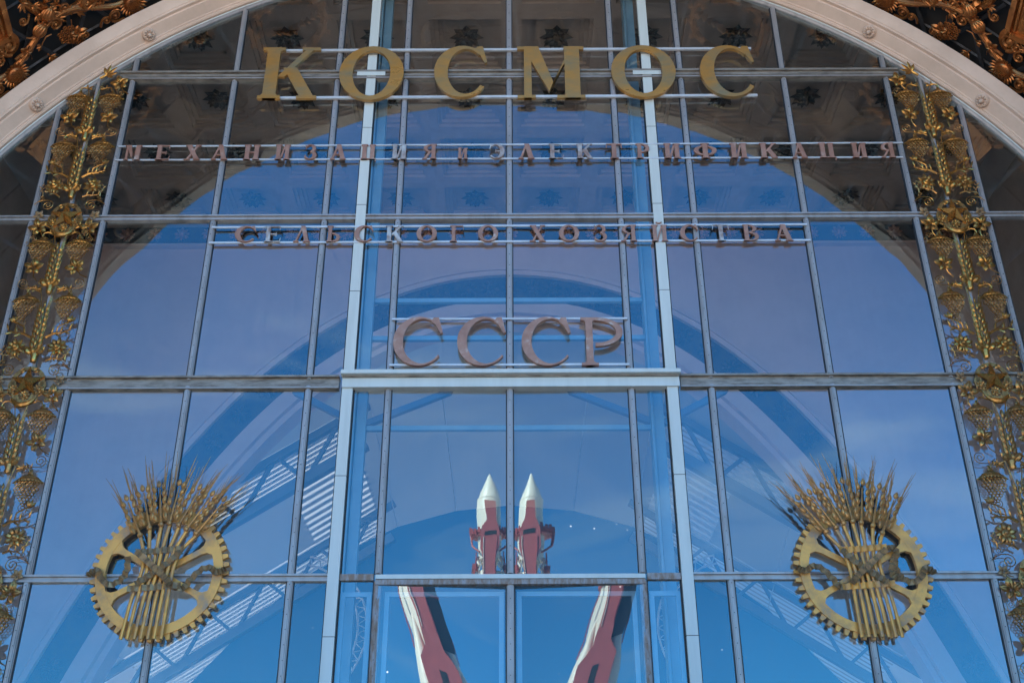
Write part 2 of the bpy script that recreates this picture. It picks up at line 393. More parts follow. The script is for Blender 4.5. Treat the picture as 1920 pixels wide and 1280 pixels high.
for k in (.25, .95, 1.75, 2.9, 4.5, 6.1, 7.3, 8.3):
    MB().tube([vp(R(-100+2*i), k, .16) for i in range(101)], .035, 4).build('lattice_hoop', 'lattice', vault)
lat = MB()
for i in range(-16, 17):
    a = R(i*6.2)
    lat.beam(vp(a, .1, .2), vp(a+R(1.6), 8.4, .2), .10, .05, up=(math.sin(a), 0, math.cos(a)))
    lat.beam(vp(a, .15, .24), vp(a+R(4.4), 1.75, .24), .09, .04, up=(math.sin(a), 0, math.cos(a)))
    lat.beam(vp(a+R(4.4), .15, .28), vp(a, 1.75, .28), .09, .04, up=(math.sin(a), 0, math.cos(a)))
tag(lat.build('lattice_bars', 'lattice', vault, False), kind='stuff')
# front edge of the portal
b = MB(); prof = [(15.0, -8.2), (14.75, -8.25), (14.70, -8.45), (14.62, -8.5), (14.6, -8.95), (14.7, -9.05), (15.6, -9.05), (15.8, -9.3), (18.5, -9.3), (18.5, -8.9)]
arch_sweep(prof, vz(9), -98, 98).build('front_band', 'cream', vault, 30)
for s_ in (-1, 1):
    w = MB(); w.box(s_*15.05, s_*15.9, -9.2, .6, 0, vz(0)+.5) if s_ > 0 else w.box(-15.9, -15.05, -9.2, .6, 0, vz(0)+.5)
    tag(w.build('portal_wall', 'masonry'), 'plain masonry side wall of the portal under the vault, %s the glass' % ('right of' if s_ > 0 else 'left of'), 'wall')
# wall ring round the glass
b = MB(); prof = [(14.0, .03), (14.0, .6), (40, .6), (40, .03), (15.3, .03)]
tag(arch_sweep([(14.3, .03), (14.3, .55), (34, .55)], ARC_Z, -112, 112).build('facade_wall', 'masonry'), 'masonry wall that surrounds the glazed arch behind its cream moulding', 'wall')

# --- ornament pieces (local frame: x right, z up, -y towards the viewer)
def leaf_fn():
    b = MB()
    for a, L_, w in ((90, .17, .12), (22, .155, .11), (158, .155, .11), (-48, .13, .105), (228, .13, .105)):
        d = (math.cos(R(a)), -.12, math.sin(R(a)))
        b.blob((.02*d[0], -.03, .02*d[2]), d, L_, w, .07)
        b.tube([(0, -.075, 0), (d[0]*L_*.5, -.10, d[2]*L_*.5), (d[0]*L_*.85, -.075, d[2]*L_*.85)], [.011, .008, .003], 4)
    b.blob((0, -.10, -.02), (0, -.2, 1), .05, .045, .05)
    b.tube([(0, -.02, -.02), (.03, -.02, -.16), (.10, 0, -.24)], .009, 4)
    return b
def flower_fn():
    b = MB()
    for k in range(8):
        a = 2*PI*k/8
        d = (math.cos(a), -.1, math.sin(a))
        b.blob((.035*d[0], -.03, .035*d[2]), d, .115, .072, .06)
        a2 = a+PI/8; b.blob((.05*math.cos(a2), -.005, .05*math.sin(a2)), (math.cos(a2), 0, math.sin(a2)), .095, .035, .03)
    b.lathe([(.055, 0), (.055, .05), (.042, .06)], 12, Matrix.Rotation(R(90), 4, 'X'))
    b.lathe([(.034, .05), (.034, .075), (.02, .092), (.006, .096)], 10, Matrix.Rotation(R(90), 4, 'X'))
    return b
def cap_fn():
    b = MB()
    fl = Matrix.Diagonal((1, .55, 1, 1))
    b.lathe([(.215, -.012), (.225, 0), (.215, .018), (.17, .045), (.165, .06), (.12, .08), (.075, .105), (.05, .125), (.05, .15), (.028, .16), (.022, .21)], 18, fl)
    for k in range(13):
        a = R(180+15*k); b.lathe([(.004, -.024), (.021, -.012), (.021, .010), (.004, .022)], 6, Matrix.Translation((.232*math.cos(a), .128*math.sin(a), -.03)))
    for s_ in (-1, 1): b.blob((s_*.2, -.02, -.02), (s_, 0, -.25), .085, .035, .035)
    return b
def berries_fn():
    b = MB(); rnd = random.Random(5)
    rows = ((7, 0), (6, .03), (7, .0), (6, 0), (5, 0), (4, 0), (3, 0), (2, 0), (1, 0))
    for j, (n_, o) in enumerate(rows):
        for i in range(n_):
            x = (i-(n_-1)/2)*.062 + rnd.uniform(-.006, .006); z = -.068-j*.047
            y = -.085*math.sqrt(max(0, 1-(x/.24)**2))*(1-j*.06)+rnd.uniform(-.01, .01)
            b.torus((x, y, z), .029, .0095, 9, 4)
    return b
def calyx_fn():
    b = MB()
    b.lathe([(.035, -.14), (.05, -.11), (.045, -.07), (.065, -.02), (.055, .02)], 10)
    for s_ in (-1, 1):
        b.blob((s_*.03, -.03, -.03), (s_*.8, -.25, .75), .17, .11, .06)
        b.tube([(s_*.02, -.05, 0), (s_*.10, -.09, .06), (s_*.15, -.08, .01), (s_*.13, -.06, -.03)], [.02, .016, .012, .006], 5)
    b.blob((0, -.05, -.03), (0, -.2, 1), .11, .07, .06)
    return b
def grain_fn():
    b = MB(); b.blob((0, 0, 0), (0, 0, 1), .17, .068, .062, 8)
    b.tube([(0, -.02, .02), (0, -.036, .08), (0, -.012, .16)], .006, 4)
    return b
def spiral_pts(c, r0, turns, sgn=1, start=0.0, n=26, shrink=.12, y=-.03):
    return [(c[0]+sgn*r0*(1-(1-shrink)*i/n)*math.cos(start+turns*2*PI*i/n), y, c[1]+r0*(1-(1-shrink)*i/n)*math.sin(start+turns*2*PI*i/n)) for i in range(n+1)]
def scroll_fn():    # thin tendril that curls up at its end
    b = MB()
    p = spiral_pts((0, 0), .13, 1.9, 1, R(-90), 30)
    tail = [(-.30, -.02, -.03), (-.22, -.03, -.09), (-.11, -.03, -.135)]
    b.tube(tail+p, .0095, 4)
    p2 = spiral_pts((-.14, -.20), .055, 1.4, 1, R(90), 16)
    b.tube([(-.26, -.02, -.06), (-.22, -.02, -.12)]+p2, .007, 4)
    return b
def branch_fn():    # leafy twig with pointed leaflets
    b = MB()
    pts = [(0, -.03, 0), (.10, -.05, .05), (.22, -.06, .055), (.33, -.05, .11)]
    b.tube(pts, [.022, .02, .014, .006], 5)
    for x, z, a in ((.08, .05, 75), (.13, .045, -35), (.20, .06, 80), (.25, .065, -20), (.31, .10, 70)):
        b.blob((x, -.06, z), (math.cos(R(a)), -.2, math.sin(R(a))), .105, .032, .024, 5)
    return b
def bud_fn():
    b = MB()
    b.tube([(-.12, 0, -.26), (-.14, -.02, -.13), (-.05, -.03, -.03), (0, -.03, 0)], [.012, .014, .014, .012], 5)
    for a in (55, 90, 125): b.blob((0, -.03, 0), (math.cos(R(a)), -.15, math.sin(R(a))), .13, .06, .05)
    b.blob((0, -.035, 0), (0, -.3, 1), .10, .07, .05)
    return b
def hook_fn():      # stalk that carries a grape bunch
    b = MB()
    b.tube([(0, -.06, 0), (.005, -.06, .05), (.035, -.06, .105), (.11, -.05, .13), (.20, -.04, .10), (.28, -.03, .09)], [.016, .018, .018, .02, .024, .03], 6)
    b.blob((.2, -.05, .11), (.9, -.2, .35), .13, .05, .04); b.blob((.16, -.05, .12), (-.2, -.2, 1), .10, .035, .03)
    return b
def star_fn():
    b = MB(); v = [(0, -.20, 0)]
    for k in range(10):
        a = R(90+36*k); r_ = .27 if k % 2 == 0 else .105
        v.append((r_*math.cos(a), -.075, r_*math.sin(a)))
    for k in range(10):
        a = R(90+36*k); r_ = .27 if k % 2 == 0 else .105
        v.append((r_*math.cos(a), -.04, r_*math.sin(a)))
    f = [(0, 1+k, 1+(k+1) % 10) for k in range(10)] + [(1+k, 11+k, 11+(k+1) % 10, 1+(k+1) % 10) for k in range(10)]
    return b.add(v, f)
def shield_fn():
    b = MB()
    b.ring(0, .02, (.30, .30), (.225, .225), -20, 200, -.045, -.015, 26)
    poly_o = [(-.315, .02), (-.34, -.06), (-.30, -.17), (-.235, -.23), (-.20, -.33), (-.13, -.42), (0, -.46), (.13, -.42), (.20, -.33), (.235, -.23), (.30, -.17), (.34, -.06), (.315, .02)]
    poly_i = [(-.20, .02), (-.20, -.08), (-.17, -.16), (-.12, -.215), (-.09, -.30), (-.06, -.34), (0, -.355), (.06, -.34), (.09, -.30), (.12, -.215), (.17, -.16), (.20, -.08), (.20, .02)]
    m_ = len(poly_o); v = []
    for y in (-.045, -.012):
        v += [(x, y, z) for x, z in poly_o] + [(x, y, z) for x, z in poly_i]
    f = []
    for i in range(m_-1):
        f += [(i, i+1, m_+i+1, m_+i), (2*m_+i, 3*m_+i, 3*m_+i+1, 2*m_+i+1), (i, 2*m_+i, 2*m_+i+1, i+1), (m_+i, m_+i+1, 3*m_+i+1, 3*m_+i)]
    b.add(v, f)
    return b
def boat_fn():
    b = MB(); pts = []; rr = []
    for i in range(13):
        a = R(205+130*i/12); pts.append((.215*math.cos(a), -.085+.02*abs(i-6)/6, -.235+.225*math.sin(a))); rr.append(.02+.032*math.sin(PI*i/12))
    b.tube(pts, rr, 7); return b
def curl_fn():
    b = MB(); b.tube(spiral_pts((0, 0), .055, 1.7, 1, 0, 18, .15, -.06), .013, 5); b.lathe([(.02, .04), (.016, .085), (.004, .09)], 8, Matrix.Rotation(R(90), 4, 'X')); return b

def grape_bunch(par, mw, gm, bm):
    c = link('grape_bunch', cached('grape_cap', gm, cap_fn), par, mw)
    link('berries', cached('berries', bm, berries_fn, False), c, mw)
    return c
def awns_mesh(L_, n_, spread, r0=.008):
    b = MB(); rnd = random.Random(n_)
    for i in range(n_):
        s_ = -1 if i % 2 else 1
        z = .08+(L_-.1)*(i//2)/(n_/2)
        x = s_*(.05+.02*rnd.random())
        l2 = .55+.1*rnd.random()
        if i // 2 < n_//2-2: l2 *= .62
        a = spread*(1+.3*rnd.random())
        b.tube([(x, -.05-.02*rnd.random(), z), (x+s_*l2*math.sin(a)*.45, -.08, z+l2*.5), (x+s_*l2*math.sin(a), -.09, z+l2*math.cos(a))], [r0, r0*.85, r0*.35], 4)
    return b
def wheat_ear(par, base, L_, pairs, gm, ang=0.0, spread=.20, awn=True, s=1.0):
    mw = T(*base, ang, s)
    def rachis():
        b = MB(); b.tube([(0, -.02, -.05), (0, -.04, L_*.5), (0, -.05, L_)], [.028, .022, .012], 6); return b
    e = link('wheat_ear', cached('rachis%.2f' % L_, gm, rachis), par, mw)
    gme = cached('grain', gm, grain_fn)
    for i in range(pairs):
        z = .02+(L_-.06)*i/pairs
        for s_ in (-1, 1):
            k = 1.22-.35*i/pairs
            link('grain', gme, e, mw @ Matrix.Translation((s_*.052, -.065, z)) @ Matrix.Rotation(s_*.36, 4, 'Y') @ Matrix.Diagonal((k*1.25, k*1.2, k, 1)))
        if i % 2 == 0:
            link('grain', gme, e, mw @ Matrix.Translation((0, -.10, z+.05)) @ Matrix.Diagonal((1.1, 1, 1.05, 1)))
    link('grain', gme, e, mw @ Matrix.Translation((0, -.06, L_-.05)) @ Matrix.Diagonal((.85, .9, .8, 1)))
    if awn: link('awns', cached('awns%.2f%.2f' % (L_, spread), gm, lambda: awns_mesh(L_, 26, spread)), e, mw)
    return e

# ------------------------------------------------------------------ vine frieze on the vault
vine = thing('vine_frieze', (0, -1, vz(1)+15), 'bronze openwork vine with sunflowers, grapes and gourds along the arch moulding', 'ornament')
PER = R(12.5)
INS = .42
def wob(a):   # depth of the vine stem along the vault
    return .92+.27*math.sin(2*PI*(abs(a)-R(37.3))/PER+R(250))
for s_ in (-1, 1):
    pts = [vp(s_*R(8+.45*i), wob(R(8+.45*i)), INS) for i in range(180)]
    MB().tube(pts, .075, 8).build('vine_stem', 'bronze', vine)
    pts = [vp(s_*R(8+.45*i), wob(R(8+.45*i))+.02, INS+.05) for i in range(180)]
    MB().tube(pts, .022, 5).build('vine_rib', 'bronze', vine)
def sunflower_fn():
    b = MB()
    for k in range(20):
        a = 2*PI*k/20; d = (math.cos(a), -.35, math.sin(a))
        b.blob((.17*math.cos(a), -.03, .17*math.sin(a)), d, .19, .085, .05)
    b.lathe([(.20, 0), (.205, .06), (.18, .10), (.12, .13), (.05, .145), (.01, .147)], 20, Matrix.Rotation(R(90), 4, 'X'))
    for k in range(70):
        r_ = .185*math.sqrt((k+.5)/70); a = k*2.39996
        b.lathe([(.016, 0), (.013, .014), (.003, .02)], 5, Matrix.Translation((r_*math.cos(a), -.145+.35*r_*r_*2.4, r_*math.sin(a))) @ Matrix.Rotation(R(90), 4, 'X'))
    return b
def gourd_fn():
    b = MB(); n_ = 40; v = []; f = []
    prof = [(.03, 0), (.11, .04), (.165, .13), (.17, .21), (.13, .31), (.06, .37), (.02, .39)]
    for r_, z in prof:
        for k in range(n_):
            a = 2*PI*k/n_; q = r_*(1-.13*(.5+.5*math.cos(a*10))**3); v.append((q*math.cos(a), -.12+q*.8*math.sin(a), z))
    for i in range(len(prof)-1):
        for k in range(n_): f.append((i*n_+k, i*n_+(k+1) % n_, (i+1)*n_+(k+1) % n_, (i+1)*n_+k))
    b.add(v, f)
    b.tube([(0, -.12, .02), (.04, -.1, -.08), (.10, -.05, -.14)], [.03, .024, .02], 6)
    b.lathe([(.035, .38), (.03, .41), (.005, .43)], 8, Matrix.Translation((0, -.12, 0)))
    return b
def vcurl_fn():
    b = MB(); p = spiral_pts((0, 0), .17, 1.5, 1, R(-100), 26, .2, -.06)
    m_ = len(p); b.tube([(-.34, -.03, .05), (-.22, -.05, -.08), (-.1, -.06, -.16)]+p, [.05, .05, .048]+[.046-.02*i/m_ for i in range(m_)], 6)
    b.lathe([(.055, .02), (.05, .09), (.025, .115), (.005, .12)], 10, Matrix.Rotation(R(90), 4, 'X'))
    return b
def vgrapes_fn():
    b = MB(); rnd = random.Random(3)
    for j, n_ in enumerate((3, 4, 5, 4, 4, 3, 2, 1)):
        for i in range(n_): b.torus(((i-(n_-1)/2)*.105+rnd.uniform(-.01, .01), -.10-rnd.random()*.05, -.09*j), .040, .018, 9, 5)
    return b
def acanthus_fn():
    b = MB()
    for a, L_ in ((20, .26), (55, .34), (90, .38), (125, .34), (160, .26)):
        b.blob((0, -.04, 0), (math.cos(R(a)), -.25, math.sin(R(a))), L_, .11, .06)
    b.tube([(0, -.05, -.2), (0, -.05, 0)], .04, 6)
    return b
for s_ in (-1, 1):
    for k in range(-2, 5):
        a0 = R(37.3)+PER*k
        if a0 < R(10): continue
        def put(name, fn, da, kk, rot=0.0, sc_=1.0, dk=0):
            me = cached(name+'_piece', 'bronze', fn)
            mw = vm(s_*(a0+R(da)), kk, INS+dk) @ Matrix.Diagonal((s_, 1, 1, 1)) @ Matrix.Rotation(rot, 4, 'Y') @ Matrix.Diagonal((sc_, sc_, sc_, 1))
            return link(name, me, vine, mw)
        put('sunflower', sunflower_fn, .1, .56, 0, 1.0)
        put('gourd', gourd_fn, -2.6, 1.12, R(-70), .95); put('gourd', gourd_fn, -3.9, 1.30, R(-50), .95)
        put('grape_cluster', vgrapes_fn, -5.2, .86, R(30), .95)
        put('vine_leaf', leaf_fn, -6.6, .58, R(200), 1.5)
        put('vine_curl', vcurl_fn, -4.9, 1.05, R(120), .8); put('vine_curl', vcurl_fn, -8.3, 1.12, R(20), 1.0); put('vine_curl', vcurl_fn, 2.0, .50, R(-60), .85)
        put('vine_curl', vcurl_fn, -1.2, .78, R(150), .6); put('vine_curl', vcurl_fn, -7.3, .42, R(250), .6)
        put('acanthus_leaf', acanthus_fn, -9.0, 1.0, R(60), .75); put('acanthus_leaf', acanthus_fn, 2.6, .95, R(-40), .6)
        for da, kk, ro, sz in ((1.6, 1.25, -20, .7), (-5.6, 1.42, 40, .7), (-10.6, .62, 170, .6), (-3.6, .42, 200, .55)): put('acanthus_leaf', acanthus_fn, da, kk, R(ro), sz)
        for da, kk, ro, sz in ((.6, 1.22, 60, .7), (-6.2, 1.28, -40, .75), (-2.2, 1.52, 10, .6), (-9.6, .48, 200, .6), (-11.4, 1.05, 100, .7)): put('vine_curl', vcurl_fn, da, kk, R(ro), sz)
        put('vine_leaf', leaf_fn, -1.6, .86, R(30), 1.1); put('seed_pod', bud_fn, -9.7, 1.22, R(-60), 1.6); put('seed_pod', bud_fn, -3.1, .78, R(80), 1.2)

def wreath(phi, k, rot, lab):
    t = thing('oak_wreath', vp(phi, k, .45), lab, 'wreath', 'bronze wreaths and cartouches hung on the vault')
    base = vm(phi, k, .5, rot)
    ring_ = MB(); ring_.torus((0, 0, 0), 1.0, .10, 40, 8)
    link('wreath_ring', cached('wreath_ring', 'bronze', lambda: ring_), t, base)
    rnd = random.Random(int(abs(phi)*100))
    for i in range(26):
        a = 2*PI*i/26
        link('oak_leaf', cached('oak_leaf', 'bronze', acanthus_fn), t, base @ T(math.cos(a)*(1+.07*(-1)**i), -.06, math.sin(a)*(1+.07*(-1)**i), -a+R(20*(-1)**i)-R(0), .62))
    def horn():
        b = MB()
        for j in range(7):
            b.lathe([(.03, 0), (.11, .10), (.12, .13), (.03, .14)], 10, Matrix.Translation((0, -.1, -.55+.16*j)))
        return b
    for q in (-.35, .35):
        link('horn', cached('horn_chain', 'bronze', horn), t, base @ T(q, 0, 0, R(90)+q))
    link('bow', cached('wreath_bow', 'bronze', lambda: MB().lathe([(.16, -.2), (.17, -.1), (.15, 0), (.17, .1), (.16, .2)], 12, Matrix.Rotation(R(90), 4, 'Y'))), t, base @ T(0, -.02, -1.0))
    link('bow', cached('wreath_bow', 'bronze', lambda: MB()), t, base @ T(0, -.02, 1.0))
    return t
def cartouche(phi, k, rot, lab, s=1.0, m_='bronze'):
    t = thing('cartouche', vp(phi, k, .5), lab, 'cartouche', 'bronze wreaths and cartouches hung on the vault')
    base = vm(phi, k, .55, rot, s)
    def plate(): return MB().box(-.48, .48, -.03, .03, -.85, .85)
    def rim():
        b = MB()
        for a, c in (((-.5, -.04, -.9), (-.5, -.04, .9)), ((.5, -.04, -.9), (.5, -.04, .9))): b.beam(a, c, .13, .16)
        for z in (-.88, .88): b.beam((-.5, -.05, z), (.5, -.05, z), .12, .14)
        for x in (-.36, .36): b.beam((x, -.03, -.78), (x, -.03, .78), .05, .08)
        return b
    def scr():
        b = MB(); b.tube(spiral_pts((0, 0), .24, 1.6, 1, R(90), 26, .15, -.06), .055, 6)
        b.lathe([(.07, 0), (.065, .10), (.02, .13)], 10, Matrix.Rotation(R(90), 4, 'X')); b.lathe([(.30, -.05), (.30, .02)], 20, Matrix.Rotation(R(90), 4, 'X')); return b
    link('plate', cached('cart_plate', m_, plate, False), t, base); link('rim', cached('cart_rim', m_, rim, False), t, base)
    for x in (-1, 1):
        for z in (-1, 1):
            link('scroll', cached('cart_scroll', m_, scr), t, base @ T(x*.42, 0, z*1.08) @ Matrix.Diagonal((x, 1, z, 1)))
    link('knob', cached('cart_knob', m_, lambda: MB().lathe([(.05, 0), (.13, .05), (.13, .12), (.06, .2), (.02, .22)], 10)), t, base @ T(0, -.05, 1.3))
    return t
def wheel_emblem(phi, k, lab):
    t = thing('wheel_emblem', vp(phi, k, .5), lab, 'emblem', 'bronze wheel emblems on the vault')
    base = vm(phi, k, .5)
    def w():
        b = MB(); b.torus((0, 0, 0), .85, .07, 40, 6); return b
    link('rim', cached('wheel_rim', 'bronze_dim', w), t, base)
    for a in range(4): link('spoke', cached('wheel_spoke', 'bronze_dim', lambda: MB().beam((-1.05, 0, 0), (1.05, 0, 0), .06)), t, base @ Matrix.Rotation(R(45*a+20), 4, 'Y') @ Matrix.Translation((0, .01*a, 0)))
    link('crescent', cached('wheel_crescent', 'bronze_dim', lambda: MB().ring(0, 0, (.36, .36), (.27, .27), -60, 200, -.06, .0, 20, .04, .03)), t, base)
    return t
for s_, side in ((-1, 'left'), (1, 'right')):
    wreath(s_*R(43.2), 2.05, s_*R(20), 'bronze oak leaf wreath beside the vine at the upper %s corner' % side)
    wreath(s_*R(24), 2.4, 0, 'bronze oak leaf wreath on the vault above the arch, %s of its crown' % side)
    cartouche(s_*R(51.2), 2.35, s_*R(-12), 'bronze scrolled cartouche plate cut by the upper %s corner of the picture' % side)
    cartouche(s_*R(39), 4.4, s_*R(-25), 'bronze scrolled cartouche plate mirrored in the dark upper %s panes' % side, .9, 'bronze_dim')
    wheel_emblem(s_*R(6.6), 4.46, 'bronze wheel emblem mirrored in the top panes just %s of centre' % side)
    wheel_emblem(s_*R(32.5), 4.9, 'bronze wheel emblem mirrored beside the %s cartouche' % side)
    wheel_emblem(s_*R(55), 5.2, 'bronze wheel emblem mirrored low on the %s flank of the vault' % side)
    # second vine near the front edge, mirrored in the glass
    v2 = thing('vine_scroll', vp(s_*R(30), 7.2, .3), 'bronze scroll vine near the portal front, seen mirrored on the %s' % side, 'ornament')
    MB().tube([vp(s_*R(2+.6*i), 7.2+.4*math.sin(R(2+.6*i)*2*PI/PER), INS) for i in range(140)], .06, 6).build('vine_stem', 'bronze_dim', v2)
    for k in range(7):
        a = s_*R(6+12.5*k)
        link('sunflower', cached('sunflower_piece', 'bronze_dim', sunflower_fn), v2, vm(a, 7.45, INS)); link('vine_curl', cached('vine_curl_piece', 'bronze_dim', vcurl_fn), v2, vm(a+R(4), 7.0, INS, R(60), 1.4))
        link('acanthus_leaf', cached('acanthus_leaf_piece', 'bronze_dim', acanthus_fn), v2, vm(a+R(8), 7.2, INS, R(160), 1.1))

# ------------------------------------------------------------------ glazed arch
win = thing('glazed_arch', (0, 0, 0), 'great arched glass wall in a grey blue metal grid', 'glass wall')
arch_sweep([(13.80, .03), (13.80, -.03), (13.83, -.07), (13.86, -.03), (13.90, -.05), (13.94, -.02)], ARC_Z).build('arch_frame', 'alu', win, 30)
arch_sweep([(13.865, -.06), (13.885, -.075), (13.905, -.06)], ARC_Z).build('arch_trim', 'post', win, 30)
def arch_top(x): return ARC_Z+math.sqrt(max(0, ARC_R**2-x*x))
def clip_arch(poly):
    out = poly
    for i in range(0, 73):
        a = R(-100+200*i/72); nx, nz = math.sin(a), math.cos(a)
        src = out; out = []
        for j in range(len(src)):
            p, q = src[j], src[(j+1) % len(src)]
            dp = p[0]*nx+(p[1]-ARC_Z)*nz-ARC_R; dq = q[0]*nx+(q[1]-ARC_Z)*nz-ARC_R
            if dp <= 0: out.append(p)
            if (dp < 0) != (dq < 0) and abs(dp-dq) > 1e-9:
                t = dp/(dp-dq); out.append((p[0]+(q[0]-p[0])*t, p[1]+(q[1]-p[1])*t))
        if len(out) < 3: return []
    return out
xs = [-13.8, -X5, -X4, -X3, -X2, -XP, -X1, 0, X1, XP, X2, X3, X4, X5, 13.8]
zs = [0.3, HE, HD, HC, HB, HA, 24]
TW = {}   # the four panes that hold the mirrored rocket hang slightly twisted: (yaw at bottom, yaw at top)
TW[(-X1, HD)] = (.0122, .0122); TW[(0, HD)] = (-.0122, -.0122)
TW[(-X1, HE)] = (.0344-.0225, .0558+.0015); TW[(0, HE)] = (-.042+.0195, -.0617-.0015)
rt = random.Random(11)
for i in range(len(xs)-1):
    for j in range(len(zs)-1):
        x0, x1, z0, z1 = xs[i], xs[i+1], zs[j], zs[j+1]
        tw = TW.get((x0, z0)); b = MB()
        if tw:
            n_ = 14; v = []; xc = (x0+x1)/2
            for q in range(n_+1):
                z = z0+(z1-z0)*q/n_; s_ = tw[0]+(tw[1]-tw[0])*q/n_
                for p in range(n_+1):
                    x = x0+(x1-x0)*p/n_; v.append((x, math.tan(s_)*(x-xc)+.0, z))
            b.add(v, [(q*(n_+1)+p, q*(n_+1)+p+1, (q+1)*(n_+1)+p+1, (q+1)*(n_+1)+p) for q in range(n_) for p in range(n_)])
        else:
            poly = clip_arch([(x0, z0), (x1, z0), (x1, z1), (x0, z1)])
            if len(poly) < 3: continue
            tx, tz = rt.gauss(0, .004), rt.gauss(0, .003); xc, zc = (x0+x1)/2, (z0+z1)/2
            b.add([(x, .0+tx*(x-xc)+tz*(z-zc), z) for x, z in poly], [tuple(range(len(poly)))])
        o = b.build('pane', 'glass_true' if tw and z0 == HE else 'glass', win, 180 if tw else False)
def mullion_fn(w=.15):
    def fn():
        b = MB()
        b.box(-w/2, w/2, -.03, .05, 0, 1); b.box(-w/2+.018, -w/2+.052, -.062, -.03, 0, 1); b.box(w/2-.052, w/2-.018, -.062, -.03, 0, 1)
        b.box(-.016, .016, -.075, -.03, 0, 1); return b
    return fn
def gasket_fn(w=.15):
    def fn():
        b = MB(); b.box(-w/2-.022, -w/2-.001, -.02, .03, 0, 1); b.box(w/2+.001, w/2+.022, -.02, .03, 0, 1)
        b.box(-w/2+.056, -.02, -.036, -.03, 0, 1); b.box(.02, w/2-.056, -.036, -.03, 0, 1); return b
    return fn
bolt_me = None
def bolts_fn():
    b = MB()
    for i in range(14): b.lathe([(.008, 0), (.008, .010), (.005, .013)], 6, Matrix.Translation((0, -.074, (i+.5)/14*3.8)) @ Matrix.Rotation(R(90), 4, 'X'))
    return b
def mullion(x, z0, z1, w=.115, m_='alu'):
    mw = T(x, 0, z0, 0, 1, (1, 1, z1-z0))
    o = link('mullion', cached('mullion%.2f' % w, m_, mullion_fn(w), False), win, mw)
    link('gasket', cached('gasket%.2f' % w, 'gasket', gasket_fn(w), False), o, mw)
    if z1-z0 > 3: tag(link('bolts', cached('bolts', 'gasket', bolts_fn, False), o, T(x, 0, z0+.1)), kind='stuff')
    return o
for x in (-X5, -X4, -X3, -X2, -X1, 0, X1, X2, X3, X4, X5):
    for z0, z1, k in ((.3, HE, 0), (HE, HD, 0), (HD, HC, 1), (HC, HB, 1), (HB, HA, 1), (HA, 24, 1)):
        if abs(x) < 3 and z1 == HC: z1 = HC-.05
        zt = arch_top(x)-.02
        a_ = z0+.07; b_ = min(z1-.07, zt)
        if b_-a_ < .3: continue
        mullion(x, a_, b_,  .13 if abs(x) < 3 and k == 0 else .115, 'rust' if abs(abs(x)-X1) < .01 and k == 0 else 'alu')
def transom(z, x0, x1, prof, m_='alu'):
    b = MB()
    for y0, z0_, z1_ in prof: b.box(x0, x1, y0, .05, z+z0_, z+z1_)
    return b.build('transom', m_, win, False)
def chord(z): return math.sqrt(max(0, ARC_R**2-(z-ARC_Z)**2))-.02
PA = [(-.10, .07, .125), (-.045, .02, .068), (-.085, -.05, .018), (-.05, -.09, -.052), (-.105, -.135, -.092)]
PB = [(-.08, .03, .068), (-.04, -.02, .028), (-.085, -.068, -.022)]
PC = [(-.12, .10, .14), (-.04, -.03, .098), (-.055, -.11, -.032), (-.10, -.145, -.112)]
PD = [(-.085, .025, .065), (-.04, -.03, .023), (-.08, -.075, -.032)]
transom(HA, -chord(HA)+.3, chord(HA)-.3, PA, 'alu_dark')
b = MB(); b.box(-chord(HA)+.3, chord(HA)-.3, -.112, -.106, HA-.13, HA-.10); b.build('transom_trim', 'alu', win, False)
transom(HB, -chord(HB), chord(HB), PB)
transom(HC, -chord(HC), -3.4, PC, 'alu_dark'); transom(HC, 3.4, chord(HC), PC, 'alu_dark')
for s_ in (-1, 1):
    b = MB(); b.box(*(sorted((s_*3.4, s_*chord(HC)))), -.108, -.102, HC-.14, HC-.118); b.build('transom_trim', 'alu', win, False)
    transom(HD, *sorted((s_*XP, s_*chord(HD))), PD)
    b = MB(); b.box(*sorted((s_*(X1+.08), s_*(XP-.1))), -.06, .05, HD-.06, HD+.06); b.build('transom', 'rust', win, False)
transom(HE, -chord(HE), chord(HE), PD)
b = MB(); b.box(-X1-.04, X1+.04, -.12, .05, HD-.05, HD+.03); b.build('window_sill', 'post', win, False)
b = MB(); b.box(-X1-.04, X1+.04, -.10, .05, HD-.15, HD-.057); b.build('window_head', 'rust', win, False)
for z in (HA, HB):
    for s_ in (-1, 1):
        for q in range(5):
            pass
# posts, the boxed ledge between them and the plates behind the letters
for s_ in (-1, 1):
    for z0, z1, y in ((.3, HC-.1, -.115), (HC+.1, arch_top(XP), -.09)):
        MB().box(s_*XP-.105, s_*XP+.105, y, .06, z0, z1).build('post', 'post', win, False)
    for z in (HD-1.1, HD+1.95, HB-1.9, HB+.3, HA-1.6, HA+.6):
        b = MB(); b.box(s_*XP-.108, s_*XP+.108, -.1165 if z < HC else -.0915, .05, z, z+.012); b.build('joint', 'gasket', win, False)
    b = MB(); b.box(s_*XP-.135, s_*XP-.107, -.02, .03, .3, 21); b.box(s_*XP+.107, s_*XP+.135, -.02, .03, .3, 21); b.build('gasket', 'gasket', win, False)
    MB().box(s_*XP-.33, s_*XP+.33, -.118, -.113, HA-.07, HA+.05).build('cover_plate', 'post', win, False)
LX0, LX1 = -3.345, 3.38
b = MB(); b.box(LX0+.02, LX1-.02, -.16, .06, 9.985+Z0, 10.185+Z0); b.build('ledge_fascia', 'post', win, False)
b = MB(); b.box(LX0, LX1, -.30, .06, 10.222+Z0, 10.305+Z0); b.build('ledge', 'post', win, False)
b = MB(); b.box(LX0+.03, LX1-.03, -.20, .06, 10.187+Z0, 10.22+Z0); b.build('ledge_soffit', 'alu_dark', win, False)
